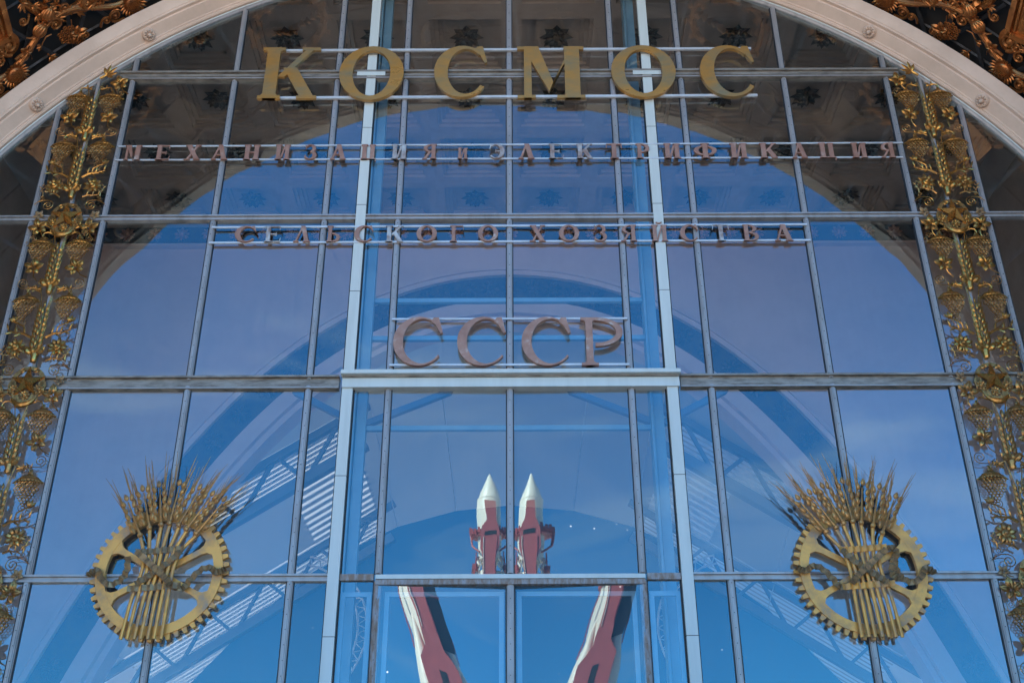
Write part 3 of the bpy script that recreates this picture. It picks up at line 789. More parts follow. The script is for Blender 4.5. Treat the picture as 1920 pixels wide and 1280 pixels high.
# inner frames of the lowest windows
for x0, x1 in ((-X1, 0), (0, X1), (-XP, -X1), (X1, XP)):
    a_, c_ = x0+.12, x1-.12
    z0, z1 = HE+.2, HD-.22
    fr = MB(); w = .085
    for q0, q1 in ((a_, a_+w), (c_-w, c_)): fr.box(q0, q1, .13, .2, z0, z1)
    fr.box(a_+w, c_-w, .135, .195, z1-w, z1); fr.box(a_+w, c_-w, .135, .195, z0, z0+w)
    if x1-x0 < 1.5: fr.box(a_+w, c_-w, .135, .195, z0+.35, z0+.45)
    fr.build('window_frame', 'teal', win, False)

# steel frame standing just inside the glass
CZ0 = 22.38+Z0
st = thing('inner_steel_frame', (0, 1.1, 0), 'pale blue steel columns and tie bars standing just behind the central panes', 'steel frame')
for s_ in (-1, 1):
    MB().box(s_*3.06-.10, s_*3.06+.10, .95, 1.15, .15, CZ0).build('column', 'teal', st, False)
    MB().box(s_*3.06-.17, s_*3.06-.12, .85, 1.25, .15, CZ0).build('column_flange', 'teal', st, False)
    MB().beam((s_*3.0, 1.05, 9.72+Z0), (s_*1.3, 2.0, 10.95+Z0), .13).build('brace', 'truss', st, False)
    MB().beam((s_*3.15, 1.05, 9.72+Z0), (s_*4.7, 2.0, 10.95+Z0), .13).build('brace', 'truss', st, False)
for h in (12.68, 11.74, 9.63):
    MB().box(-2.95, 2.95, 1.0, 1.10, h+Z0-.05, h+Z0+.05).build('tie_bar', 'teal', st, False)

# ------------------------------------------------------------------ entrance hall behind the glass
CZ = 22.4+Z0; CELL = 2.511; WY = 12.4
ceil_ = thing('coffered_ceiling', (0, 6, CZ), 'beige coffered ceiling with dark leafy lamp rosettes inside the glass', 'ceiling')
def coffer_fn():
    b = MB(); h = CELL/2
    lv = [(h, 0), (h-.28, 0), (h-.28, .10), (h-.38, .10), (h-.38, .20), (h-.50, .20), (h-.50, .32), (h-.60, .32), (h-.60, .42)]
    for (a, z0), (c, z1) in zip(lv[:-1], lv[1:]):
        o = len(b.v)
        b.v += [(-a, -a, z0), (a, -a, z0), (a, a, z0), (-a, a, z0), (-c, -c, z1), (c, -c, z1), (c, c, z1), (-c, c, z1)]
        b.f += [(o+k, o+(k+1) % 4, o+4+(k+1) % 4, o+4+k) for k in range(4)]
    a, z = lv[-1]; o = len(b.v); b.v += [(-a, -a, z), (a, -a, z), (a, a, z), (-a, a, z)]; b.f.append((o, o+1, o+2, o+3))
    return b
def lampr_fn():
    b = MB()
    for L_, n_, z in ((.42, 8, .0), (.30, 8, -.10)):
        for k in range(n_):
            a = 2*PI*k/n_+(z*3); 
            c = Vector((.08*math.cos(a), .08*math.sin(a), .36+z)); d = Vector((math.cos(a), math.sin(a), -.25)).normalized(); t = Vector((-math.sin(a), math.cos(a), 0))
            v = [c, c+d*L_*.5+t*.12, c+d*L_, c+d*L_*.5-t*.12, c+d*L_*.5+Vector((0, 0, -.05))]
            b.add(v, [(0, 1, 4), (1, 2, 4), (2, 3, 4), (3, 0, 4), (0, 3, 2, 1)])
    b.lathe([(.10, .30), (.11, .22), (.06, .18)], 10); return b
lampb = lambda: MB().lathe([(.02, .19), (.05, .14), (.05, .08), (.015, .04)], 8)
for r_ in range(5):
    y = 1.38*22.4-20-CELL*(4-r_)+.0
    for i in range(-6, 6):
        x = .06+CELL*(i+.5)
        mw = Matrix.Translation((x, y, CZ))
        cf = link('coffer', cached('coffer', 'ceiling', coffer_fn, False), ceil_, mw)
        l_ = link('lamp_rosette', cached('lamp_rosette', 'rosette', lampr_fn, False), cf, mw)
        if r_ > 2: pass
y_end = 1.38*22.4-20+CELL/2
wall = thing('inner_gable_wall', (0, WY, 0), 'plain lilac end wall with an arched opening inside the glass', 'wall')
def ring_z(x, off=0): return 20.745-.0506*x*x-.0000963*x**4+Z0
def ring_curve(off, n=80):
    pts = []
    for i in range(n+1):
        x = -17.6+35.2*i/n; dz = -.1012*x-.000385*x**3
        nx, nz = -dz, 1.0; l_ = math.hypot(nx, nz)
        pts.append((x-off*nx/l_, ring_z(x)-off*nz/l_))
    return pts
def ring_band(o0, o1, y0, y1):
    b = MB(); a, c = ring_curve(o0), ring_curve(o1); v = []
    for (xa, za), (xc, zc) in zip(a, c): v += [(xa, y0, za), (xc, y0, zc), (xa, y1, za), (xc, y1, zc)]
    f = []
    for i in range(len(a)-1):
        p = 4*i; q = p+4; f += [(p, q, q+1, p+1), (p+2, p+3, q+3, q+2), (p, p+2, q+2, q), (p+1, q+1, q+3, p+3)]
    b.add(v, f); return b
b = MB(); c = ring_curve(.1); v = []
for x, z in c: v += [(x, WY, z), (x*1.0, WY, 27.0)]
b.add(v, [(2*i, 2*i+1, 2*i+3, 2*i+2) for i in range(len(c)-1)])
b.add([(-40, WY, 0), (-17.6, WY, 0), (-17.6, WY, 27), (-40, WY, 27), (17.6, WY, 0), (40, WY, 0), (40, WY, 27), (17.6, WY, 27)], [(0, 1, 2, 3), (4, 5, 6, 7)])
b.build('wall_face', 'inwall', wall, False)
ring_band(0, .10, WY-.22, WY+.2).build('arch_bead', 'inwall', wall, 30)
ring_band(.10, .27, WY-.14, WY+.2).build('arch_moulding_outer', 'inwall', wall, 30)
ring_band(.272, 1.22, WY+.02, WY+.9).build('arch_panel', 'frieze', wall, 30)
ring_band(1.225, 1.74, WY-.12, WY+.9).build('arch_moulding_inner', 'inwall', wall, 30)
ring_band(1.745, 1.93, WY+.1, WY+.9).build('arch_fillet', 'inwall', wall, 30)
cc = ring_curve(.75, 46)
for i in range(3, 44):
    x, z = cc[i]
    if z < 4: continue
    link('panel_flower', cached('panel_flower', 'frieze', flower_fn), wall, T(x, WY+.0, z, i*.3, 2.4))
b = MB(); b.box(-17, 17, WY-.10, WY-.002, 21.76+Z0, 22.56+Z0); b.build('frieze_band', 'frieze', wall, False)
b = MB(); b.box(-17, 17, WY-.22, WY-.002, 21.66+Z0, 21.755+Z0); b.box(-17, 17, WY-.3, WY-.002, 22.565+Z0, 22.62+Z0); b.build('frieze_mould', 'inwall', wall, False)
for i in range(-16, 17):
    link('frieze_flower', cached('frieze_flower', 'copper', flower_fn), wall, T(i*.95, WY-.11, 22.16+Z0, 0, 1.9))
for s_ in (-1, 1):
    b = MB(); b.box(*sorted((s_*16.5, s_*16.9)), .56, WY-.01, .15, CZ+.6)
    tag(b.build('vestibule_wall', 'ceiling'), 'plain side wall of the vestibule inside the glass, on the %s' % ('left' if s_ < 0 else 'right'), 'wall')
b = MB(); b.box(-17, 17, .3, WY+.2, CZ+.62, CZ+.9)
tag(b.build('vestibule_roof', 'masonry'), 'flat roof slab above the coffered ceiling', 'roof')

# ------------------------------------------------------------------ exhibition hall beyond the arch
RZ, PITCH = 20.7+Z0, .65       # ridge height and slope of the roof
def roof_z(x): return RZ-PITCH*abs(x)
roof = thing('hall_roof', (0, 40, RZ), 'pitched hall roof with rows of translucent skylight strips', 'roof')
def slab(y0, y1, xa, xb, m_, name, t=.12):
    b = MB(); v = []
    for x in (xa, xb):
        for y in (y0, y1): v += [(x, y, roof_z(x)), (x, y, roof_z(x)+t)]
    b.add(v, [(0, 4, 6, 2), (1, 3, 7, 5), (0, 1, 5, 4), (2, 6, 7, 3), (0, 2, 3, 1), (4, 5, 7, 6)])
    o = b.build(name, m_, roof, False); return o
YR0, YR1 = 12.9, 79
XI = 5.8
for s_ in (-1, 1):
    slab(YR0, YR1, 0, s_*XI, 'deck', 'roof_deck', .02)
    slab(YR0, YR1, s_*15.5, s_*17, 'hall', 'roof_deck'); slab(YR0, YR1, s_*17, s_*22.4, 'eaves_fill', 'eaves_light_fill', .03); slab(YR0, YR1, s_*22.4, s_*23.5, 'hall', 'roof_deck')  # clear eaves are added out of view to flood the hall with light
    slab(YR0, 15.6, s_*XI, s_*15.5, 'deck', 'roof_deck', .02)
    y = 15.6
    while y < 18.8:
        slab(y, y+.15, s_*XI, s_*15.5, 'translucent', 'skylight_strip', .02); slab(y+.15, y+.36, s_*XI, s_*15.5, 'hall', 'roof_rib'); y += .36
    slab(y, 25, s_*8.2, s_*15.5, 'deck', 'roof_deck', .02)
    while y < 25:
        slab(y, y+.3, s_*XI, s_*8.2, 'translucent', 'skylight_strip', .02); slab(y+.3, y+.62, s_*XI, s_*8.2, 'hall', 'roof_rib'); y += .62
    while y < 50:
        slab(y, y+.17, s_*XI, s_*15.5, 'translucent', 'skylight_strip', .02); slab(y+.17, y+.45, s_*XI, s_*15.5, 'hall', 'roof_rib'); y += .45
    slab(y, YR1, s_*XI, s_*15.5, 'hall', 'roof_deck')
    b = MB(); b.box(*sorted((s_*22.5, s_*23)), WY, 79, 0, roof_z(22.5)+.3)
    tag(b.build('hall_wall', 'hall'), 'long plain hall wall behind the arched opening, on the %s' % ('left' if s_ < 0 else 'right'), 'wall')
b = MB(); b.box(-23, 23, 79, 79.5, 0, 27)
tag(b.build('hall_end_wall', 'hall'), 'plain far end wall of the hall behind the star screen', 'wall')
def truss(y, lab):
    t = thing('roof_truss', (0, y, RZ-4), lab, 'truss', 'steel trusses under the hall roof')
    for s_ in (-1, 1):
        top = lambda x: Vector((s_*x, y, roof_z(x)-.25)); bot = lambda x: Vector((s_*x, y, roof_z(x)-1.75))
        MB().beam(top(5.0), top(20), .26, .26).build('top_chord', 'truss', t, False)
        MB().beam(bot(5.0), bot(20), .36, .36).build('bottom_chord', 'truss', t, False)
        w = MB()
        for q in range(6):
            x = 6+2.1*q
            MB().beam(top(x), bot(x+.95), .13).build('web_bar', 'truss', t, False); MB().beam(bot(x+1.0), top(x+2.05), .13).build('web_bar', 'truss', t, False)
    return t
truss(15.6, 'steel lattice truss nearest the arched opening'); truss(25.2, 'second steel lattice truss under the skylights'); truss(33, 'third steel lattice truss, deep in the hall'); truss(44, 'farthest steel lattice truss before the end wall')
for s_ in (-1, 1):
    t = thing('curved_lattice', (s_*9, 23.5, 13), 'thin curved lattice ring under the skylights on the %s' % ('left' if s_ < 0 else 'right'), 'lattice')
    c0 = (s_*8.6, 23.5, 13.0)
    for rr in (2.6, 2.95):
        MB().tube([(c0[0]+s_*-rr*math.cos(R(-80+160*i/40)), c0[1], c0[2]+rr*math.sin(R(-80+160*i/40))) for i in range(41)], .045, 5).build('hoop', 'rail', t)
    w = MB()
    for i in range(40):
        a, a2 = R(-80+4*i), R(-80+4*(i+1))
        r0, r1 = (2.6, 2.95) if i % 2 else (2.95, 2.6)
        w.tube([(c0[0]-s_*r0*math.cos(a), c0[1], c0[2]+r0*math.sin(a)), (c0[0]-s_*r1*math.cos(a2), c0[1], c0[2]+r1*math.sin(a2))], .022, 4)
    tag(w.build('lattice_web', 'rail', t), kind='stuff')
SY = 25.6; kx = 45.6/40
SCP = [(-12.6, -1.6), (-11.25, 8.61), (-9.19, 10.93), (-7.41, 12.51), (-5.82, 13.51), (-4.28, 14.29), (-2.1, 14.91), (-.05, 15.12), (2.3, 14.9), (4.5, 14.26), (5.83, 13.60), (7.31, 12.6), (9.21, 11.12), (11.5, 8.53), (12.8, -1.6)]
scr = thing('star_screen', (0, SY, 0), 'dark blue many-sided screen showing a starry sky deep inside the hall', 'screen')
b = MB(); b.prism([(x*kx, z*kx+Z0) for x, z in SCP], SY, SY+.6); b.build('screen_face', 'screen', scr, False)
for (x, z), (px, py), lab in (((-2.1, 14.91), (828, 728), 'left of centre'), ((2.3, 14.9), (1102, 728), 'right of centre'), ((-4.28, 14.29), (690, 740), 'at the left post'), ((4.5, 14.26), (1232, 740), 'at the right post'), ((9.21, 11.12), (1515, 850), 'over the right slope')):
    p = at(px, py, 14.6); d_ = Vector((x*kx, SY+.3, z*kx+Z0))
    tag(MB().tube([d_, p], .022, 5).build('suspension_cable', 'rail'), 'thin pale cable holding up the star screen, %s' % lab, 'cable', 'cables above the star screen')

# ------------------------------------------------------------------ letters
def rect(x0, x1, z0, z1): return ('p', [(x0, z0), (x1, z0), (x1, z1), (x0, z1)])
def diag(xa, za, xb, zb, w): return ('p', [(xa-w/2, za), (xa+w/2, za), (xb+w/2, zb), (xb-w/2, zb)])
def ringe(cx, cz, rx, rz, ix, iz, a0=0, a1=360, icx=0, icz=0): return ('r', cx, cz, rx, rz, ix, iz, a0, a1, icx, icz)
def stem(x, w, ser=.09, top=1, bot=1, z0=0, z1=1):
    o = [rect(x-w/2, x+w/2, z0, z1)]
    if bot: o += [rect(x-w/2-ser, x+w/2+ser, z0, z0+.055), ('p', [(x-w/2-ser*.5, z0+.05), (x+w/2+ser*.5, z0+.05), (x+w/2-.01, z0+.10), (x-w/2+.01, z0+.10)])]
    if top: o += [rect(x-w/2-ser, x+w/2+ser, z1-.055, z1), ('p', [(x-w/2-ser*.5, z1-.05), (x+w/2+ser*.5, z1-.05), (x+w/2-.01, z1-.10), (x-w/2+.01, z1-.10)])]
    return o
def slabs(*a): return [rect(x0, x1, z, z+.055) for x0, x1, z in a]
def mirror(g_):
    o = []
    for e in g_:
        if e[0] == 'p': o.append(('p', [(1-x, z) for x, z in e[1]]))
        else: _, cx, cz, rx, rz, ix, iz, a0, a1, icx, icz = e; o.append(('r', 1-cx, cz, rx, rz, ix, iz, 180-a1, 180-a0, -icx, icz))
    return o
def glyph(ch, t):   # t = thick stroke, h = hairline
    h = t*.45
    if ch == 'К': return stem(.08+t/2, t, .08) + [diag(.36, .42, .82, .96, h*1.25), diag(.50, .60, .84, .03, t*1.05)] + slabs((.68, 1.0, .945), (.66, 1.0, 0))
    if ch == 'О': return [ringe(.5, .5, .5, .51, .5-t*.92, .51-h*.75)]
    if ch == 'С': return [ringe(.52, .5, .52, .51, .52-t*.8, .51-h*.62, 46, 322, .07, 0), ('p', [(.80, .995), (.90, .995), (.985, .68), (.94, .66), (.84, .84), (.74, .92)])]
    if ch == 'Э': return mirror(glyph('С', t)[:1]) + [('p', [(.20, .995), (.10, .995), (.015, .68), (.06, .66), (.16, .84), (.26, .92)]), rect(.42, .86, .47, .54), rect(.40, .46, .40, .61)]
    if ch == 'М': return [rect(.10, .10+h*1.1, 0, 1), rect(.93-t, .93, 0, 1), ('p', [(.08, 1), (.08+t*1.05, 1), (.53, .30), (.47, .12)]), ('p', [(.47, .12), (.53, .30), (.86, 1), (.80, 1)])] + slabs((0, .10+t*.9, .945), (.90-t*.9, 1.0, .945), (0, .27, 0), (.90-t-.09, 1.0, 0))
    if ch == 'Х': return [diag(.22, .98, .80, .02, t*1.15), diag(.80, .98, .20, .02, h)] + slabs((.02, .42, .945), (.64, .98, .945), (0, .38, 0), (.6, 1, 0))
    if ch == 'Е': return stem(.10+t/2, t, .10) + [rect(.12, .90, .94, 1), rect(.12, .94, 0, .06), rect(.3, .70, .47, .535), ('p', [(.84, 1), (.90, 1), (.92, .76), (.89, .76)]), ('p', [(.86, 0), (.94, 0), (1.0, .26), (.965, .26)]), rect(.67, .71, .38, .62)]
    if ch == 'А': return [diag(.50, 1, .13, .03, h), diag(.50, 1, .80, .03, t*1.1), rect(.26, .70, .30, .36)] + slabs((0, .30, 0), (.60, 1.0, 0))
    if ch == 'Л': return [diag(.52, 1, .15, .03, h), diag(.52, 1, .80, .03, t*1.1)] + slabs((0, .32, 0), (.58, 1.0, 0))
    if ch == 'Н': return stem(.08+t/2, t, .08)+stem(.92-t/2, t, .08)+[rect(.2, .8, .47, .54)]
    if ch in 'Иий': return stem(.08+t/2, t, .08)+stem(.92-t/2, t, .08)+[diag(.12+t, .12, .88-t, .88, h)]
    if ch == 'Й': return glyph('И', t)+[ringe(.5, 1.22, .20, .13, .13, .06, 190, 350)]
    if ch == 'Ц': return stem(.08+t/2, t, .08)+stem(.86-t/2, t, .06)+[rect(.1, .98, 0, .07), rect(.92, .99, -.16, .07)]
    if ch == 'П': return stem(.08+t/2, t, .08)+stem(.92-t/2, t, .08)+[rect(.1, .9, .93, 1)]
    if ch == 'З': return [ringe(.44, .74, .43, .27, .43-t*.85, .27-.06, -80, 150, -.05), ringe(.46, .27, .50, .28, .50-t*.95, .28-.065, -150, 85, -.05), ('p', [(.02, .99), (.08, .99), (.14, .78), (.06, .72)]), ('p', [(0, .12), (.05, .30), (.12, .27), (.10, .06)])]
    if ch == 'Р': return stem(.13+t/2, t, .11)+[ringe(.36, .70, .60, .305, .60-t*.95, .305-.07, -92, 92, .0)]
    if ch == 'Я': return mirror(stem(.10+t/2, t, .09)+[ringe(.36, .73, .56, .275, .56-t*.9, .275-.065, -92, 92)])+[diag(.52, .48, .17, .03, h*1.4)]+slabs((0, .32, 0))
    if ch == 'В': return stem(.10+t/2, t, .09)+[ringe(.34, .755, .50, .25, .50-t*.9, .25-.06, -92, 92), ringe(.34, .265, .62, .27, .62-t, .27-.06, -92, 92)]
    if ch == 'Ь': return stem(.12+t/2, t, .10)+[ringe(.36, .28, .60, .285, .60-t, .285-.065, -92, 92)]
    if ch == 'Г': return stem(.15+t/2, t, .13)+[rect(.15, .93, .94, 1), ('p', [(.86, 1), (.93, 1), (1.0, .72), (.955, .72)])]
    if ch == 'Т': return stem(.5, t, .12)+[rect(.03, .97, .94, 1), ('p', [(.03, 1), (.10, 1), (.045, .70), (0, .70)]), ('p', [(.97, 1), (.90, 1), (.955, .70), (1, .70)])]
    if ch == 'Ф': return stem(.5, t*.8, .08)+[ringe(.5, .52, .5, .33, .5-t*.75, .33-.06)]
    raise KeyError(ch)
def letter(ch, x0, x1, y0, y1, Y, depth, t, m_, label, group):
    ym = (y0+y1)/2
    xa = at(x0, ym, Y).x; xb = at(x1, ym, Y).x; za = at((x0+x1)/2, y1, Y).z; zb = at((x0+x1)/2, y0, Y).z
    w, h_ = xb-xa, zb-za; b = MB()
    for i, e in enumerate(glyph(ch, t)):
        dy = i*.0016
        if e[0] == 'p': b.prism([(xa+x*w, za+z*h_) for x, z in e[1]], Y+dy, Y+depth-dy)
        else:
            _, cx, cz, rx, rz, ix, iz, a0, a1, icx, icz = e
            b.ring(xa+cx*w, za+cz*h_, (rx*w, rz*h_), (ix*w, iz*h_), a0, a1, Y+dy, Y+depth-dy, 40, icx*w, icz*h_)
    c = Vector(((xa+xb)/2, Y+depth, za))
    o = b.build('letter', m_, None, 30)
    o.data.transform(Matrix.Translation(-c)); o.location = c
    return tag(o, label, 'letter', group)
ORD = ['first', 'second', 'third', 'fourth', 'fifth', 'sixth', 'seventh', 'eighth', 'ninth', 'tenth', 'eleventh', 'twelfth', 'thirteenth', 'fourteenth']
W1 = [('К', 488, 597, 89, 184), ('О', 636, 757, 88, 186), ('С', 814, 915, 87, 181), ('М', 970, 1096, 87, 183), ('О', 1146, 1267, 86, 181), ('С', 1313, 1418, 86, 180)]
for i, (c, *q) in enumerate(W1):
    letter(c, *q, -.235, .095, .225, 'brass', 'large brass letter %s, %s from the left in the biggest word at the top' % (c, ORD[i]), 'large brass letters at the top')
def yrow(x, ya, yb): return ya+(yb-ya)*(x-232)/(1678-232)
W2 = [('М', 233, 264), ('Е', 292, 319), ('Х', 346, 376), ('А', 397, 427), ('Н', 457, 487), ('И', 516, 544), ('З', 571, 595), ('А', 620, 649), ('Ц', 677, 706), ('И', 734, 763), ('Я', 792, 819), ('и', 858, 877), ('Э', 917, 946), ('Л', 972, 1002), ('Е', 1029, 1057), ('К', 1081, 1111), ('Т', 1136, 1167), ('Р', 1192, 1219), ('И', 1245, 1276), ('Ф', 1301, 1344), ('И', 1369, 1402), ('К', 1425, 1457), ('А', 1485, 1513), ('Ц', 1536, 1567), ('И', 1597, 1626), ('Я', 1651, 1678)]
pale = {12, 14, 15, 9}
for i, (c, a, z) in enumerate(W2):
    wi, wo = (i, 'first word') if i < 11 else (i-12, 'last word')
    lab = 'small copper letter %s, %s letter in the %s of the second line' % (c, ORD[wi], wo) if i != 11 else 'smallest copper letter и, standing alone between the two words of the second line'
    yt, yb = yrow(a, 272, 267)-(.0), yrow(a, 299, 294.5)
    if c == 'и': yt += 7
    letter(c, a, z, yt, yb, -.15, .06, .27, 'copper_pale' if i in pale else 'copper', lab, 'small copper letters of the second line')
W3 = [('С', 440, 480), ('Е', 496, 527), ('Л', 551, 582), ('Ь', 612, 639), ('С', 664, 700), ('К', 723, 756), ('О', 781, 819), ('Г', 843, 870), ('О', 896, 934), ('Х', 993, 1023), ('О', 1048, 1086), ('З', 1114, 1139), ('Я', 1164, 1194), ('Й', 1222, 1252), ('С', 1275, 1310), ('Т', 1336, 1368), ('В', 1393, 1424), ('А', 1452, 1486)]
for i, (c, a, z) in enumerate(W3):
    wi, wo = (i, 'left word') if i < 9 else (i-9, 'right word')
    yt = 423.5-(a-440)/1046*3.5; yb = 453-(a-440)/1046*2.5
    letter(c, a, z, yt, yb, -.15, .06, .24, 'copper_pale' if i in (1, 5, 15) else 'copper', 'small copper letter %s, %s letter in the %s of the third line' % (c, ORD[wi], wo), 'small copper letters of the third line')
W4 = [('С', 737, 831), ('С', 857, 950), ('С', 978, 1072), ('Р', 1088, 1172)]
for i, (c, a, z) in enumerate(W4):
    letter(c, a, z, 594.5, 684, -.20, .10, .155, 'copper', 'tall reddish copper letter %s, %s in the short word above the ledge' % (c, ORD[i]), 'tall copper letters above the ledge')
def rail(x0, x1, py0, py1, Y, t, label):
    a = at(x0, py0, Y); c = at(x1, py1, Y); b = MB(); b.beam(a, c, t, t*.8)
    o = b.build('sign_rail', 'rail', None, False); o.data.transform(Matrix.Translation(-a)); o.location = a
    return tag(o, label, 'rail', 'rails that carry the letters')
rail(524, 1408, 96, 92, -.105, .065, 'upper pale rail behind the large brass letters'); rail(524, 1420, 184.5, 179.5, -.105, .065, 'lower pale rail under the large brass letters')
rail(222, 1693, 275, 268, -.085, .035, 'upper thin rail of the second line of letters'); rail(216, 1693, 300.5, 295, -.085, .035, 'lower thin rail of the second line of letters')
rail(397, 1513, 426.5, 421, -.085, .042, 'upper thin rail of the third line of letters'); rail(392, 1520, 455.5, 450.5, -.085, .042, 'lower thin rail of the third line of letters')
rail(735, 1176, 598.5, 597, -.095, .04, 'upper thin rail of the tall copper letters'); rail(730, 1180, 684.5, 683, -.095, .045, 'lower thin rail of the tall copper letters')

# ------------------------------------------------------------------ gear and wheat emblems
def gear_rim_fn():
    b = MB(); ro, ri = 1.215, 1.035
    b.ring(0, 0, (ro, ro), (ri, ri), 0, 360, -.19, -.08, 72)
    for k in range(4):
        a = R(29 if k == 0 else 151 if k == 1 else 209 if k == 2 else 331)
        c, s_ = math.cos(a), math.sin(a); n_ = (-s_, c)
        pts = [(.0, .058), (.85, .058), (.95, .085), (1.05, .19), (1.05, -.19), (.95, -.085), (.85, -.058), (0, -.058)]
        b.prism([(c*r_+n_[0]*w, s_*r_+n_[1]*w) for r_, w in pts], -.185+.003*k, -.085)
    return b
def tooth_fn():
    b = MB(); v = []
    for y in (-.165, -.065): v += [(-.056, y, 1.20), (.056, y, 1.20), (.032, y, 1.325), (-.032, y, 1.325)]
    return b.add(v, [(0, 1, 2, 3), (7, 6, 5, 4), (0, 4, 5, 1), (1, 5, 6, 2), (2, 6, 7, 3), (3, 7, 4, 0)])
def strip(pts, w, amp=.03, y=-.30, t=.014, freq=1):
    b = MB(); n_ = len(pts); v = []
    for i, (x, z) in enumerate(pts):
        a = pts[max(0, i-1)]; c = pts[min(n_-1, i+1)]; dx, dz = c[0]-a[0], c[1]-a[1]; l_ = math.hypot(dx, dz) or 1
        nx, nz = -dz/l_*w/2, dx/l_*w/2; yy = y+(amp if i % 2 else -amp)
        v += [(x+nx, yy, z+nz), (x-nx, yy, z-nz), (x-nx, yy+t, z-nz), (x+nx, yy+t, z+nz)]
    f = [(4*i+k, 4*i+(k+1) % 4, 4*i+4+(k+1) % 4, 4*i+4+k) for i in range(n_-1) for k in range(4)]
    b.add(v, f+[(0, 3, 2, 1), (4*n_-4, 4*n_-3, 4*n_-2, 4*n_-1)]); return b
def curve_pts(ctrl, n_):
    out = []; m_ = len(ctrl)-1
    for i in range(n_+1):
        u = i/n_*m_; k = min(int(u), m_-1); t = u-k
        p0 = ctrl[max(0, k-1)]; p1 = ctrl[k]; p2 = ctrl[k+1]; p3 = ctrl[min(m_, k+2)]
        out.append(tuple(.5*((2*p1[j])+(-p0[j]+p2[j])*t+(2*p0[j]-5*p1[j]+4*p2[j]-p3[j])*t*t+(-p0[j]+3*p1[j]-3*p2[j]+p3[j])*t**3) for j in range(len(p1))))
    return out
def emblem(cx, cz, flip, label):
    t = thing('gear_emblem', (cx, 0, cz), label, 'emblem', 'gear and wheat emblems on the glass')
    base = T(cx, 0, cz, 0, .945)
    f_ = -1 if flip else 1
    link('gear_ring', cached('gear_ring', 'gear', gear_rim_fn, 30), t, base)
    for k in range(48):
        link('tooth', cached('tooth', 'gear', tooth_fn, False), t, base @ Matrix.Rotation(2*PI*k/48, 4, 'Y'))
    # seven stalks: foot, waist, neck and tip of each
    feet = [-.50, -.375, -.25, -.125, .0, .125, .25]
    waist = [-.30, -.20, -.10, 0, .10, .20, .29]
    neck = [(-.45, .75), (-.28, .89), (-.07, .96), (.10, .98), (.28, .95), (.45, .86), (.65, .78)]
    tips = [(-.80, 1.45), (-.49, 1.58), (-.20, 1.70), (.19, 1.72), (.59, 1.67), (.86, 1.53), (1.10, 1.43)]
    for i in range(7):
        y = -.27-.025*(i % 2)
        ctrl = [(f_*feet[i], y, -1.30), (f_*(feet[i]*.6+waist[i]*.4), y, -.55), (f_*waist[i], y-.02, .0), (f_*(waist[i]*.75+neck[i][0]*.25), y, .38), (f_*neck[i][0], y+.01, neck[i][1]-.05)]
        b = MB(); b.tube(curve_pts(ctrl, 16), .036, 8)
        link('stalk', b.mesh('stalk', 'gear', True), t, base)
        dx, dz = f_*(tips[i][0]-neck[i][0]), tips[i][1]-neck[i][1]
        ang = math.atan2(dx, dz); L_ = .66
        mw = base @ T(f_*neck[i][0], y-.03, neck[i][1]-.03, ang, 1.06)
        e = link('wheat_ear', cached('emblem_rachis', 'wheat', lambda: MB().tube([(0, 0, -.03), (0, 0, .70)], [.03, .012], 6)), t, mw)
        gme = cached('grain', 'wheat', grain_fn)
        link('neck_bead', cached('neck_bead', 'wheat', lambda: MB().lathe([(.03, -.05), (.05, -.03), (.05, .01), (.03, .03)], 8)), e, mw)
        for j in range(5):
            for s_ in (-1, 1):
                k = 1.06-.04*j
                link('grain', gme, e, mw @ Matrix.Translation((s_*.068, -.05, .02+.145*j+(.06 if s_ > 0 else 0))) @ Matrix.Rotation(s_*.27, 4, 'Y') @ Matrix.Diagonal((k*1.28, k*1.6, k*1.12, 1)))
        link('grain', gme, e, mw @ Matrix.Translation((0, -.05, .70)) @ Matrix.Diagonal((1.4, 1.3, .9, 1)))
        rnd = random.Random(40+i+(9 if flip else 0)); aw = MB()
        for j in range(13):
            s_ = -1 if j % 2 else 1; z = .16+.045*j; x = s_*.085; l2 = .60+.14*rnd.random(); a = .04+.20*rnd.random()
            aw.tube([(x, -.03, z), (x+s_*l2*.45*a, -.05, z+l2*.5), (x+s_*l2*a, -.055, z+l2)], [.008, .0075, .003], 4)
        link('awns', aw.mesh('awns', 'wheat', True), e, mw)
    # bands round the sheaf, crossed ribbon and its loose ends
    def band(z, w_): return strip([(x, z+.03*math.sin(3*x)) for x in [(-w_+2*w_*i/14) for i in range(15)]], .12, .03, -.345)
    link('band', band(.385, .46).mesh('band', 'gear' if flip else 'ribbon', False), t, base); link('band', band(-.33, .50).mesh('band', 'gear' if flip else 'ribbon', False), t, base)
    def rib(ctrl, n_, y, amp=.024, w=.118): link('ribbon', strip([(f_*q[0], q[1]) for q in curve_pts(ctrl, n_)], w, amp, y).mesh('ribbon', 'ribbon', False), t, base)
    rib([(-.42, .34), (-.1, .08), (.16, -.14), (.32, -.30)], 15, -.41, .032); rib([(-.36, -.28), (-.1, -.10), (.14, .08), (.42, .36)], 15, -.38, .032)
    rib([(-.62, .28), (-.60, .02), (-.70, -.18), (-.90, -.26), (-1.08, -.12), (-1.16, .02), (-1.28, -.02), (-1.33, -.10)], 24, -.27, .034)
    if flip: rib([(-.42, .36), (-.58, .42), (-.66, .30), (-.56, .14), (-.5, -.1), (-.62, -.2)], 18, -.30, .034)
    rib([(.34, -.30), (.52, -.34), (.64, -.18), (.82, .02), (1.0, .06), (1.10, -.02), (1.22, .0), (1.29, .05)], 22, -.28, .034)
    return t
emblem(-6.37, 6.235+Z0, False, 'gold gear with a tied wheat sheaf, on the left glass')
emblem(6.40, 6.22+Z0, True, 'gold gear with a tied wheat sheaf, on the right glass')

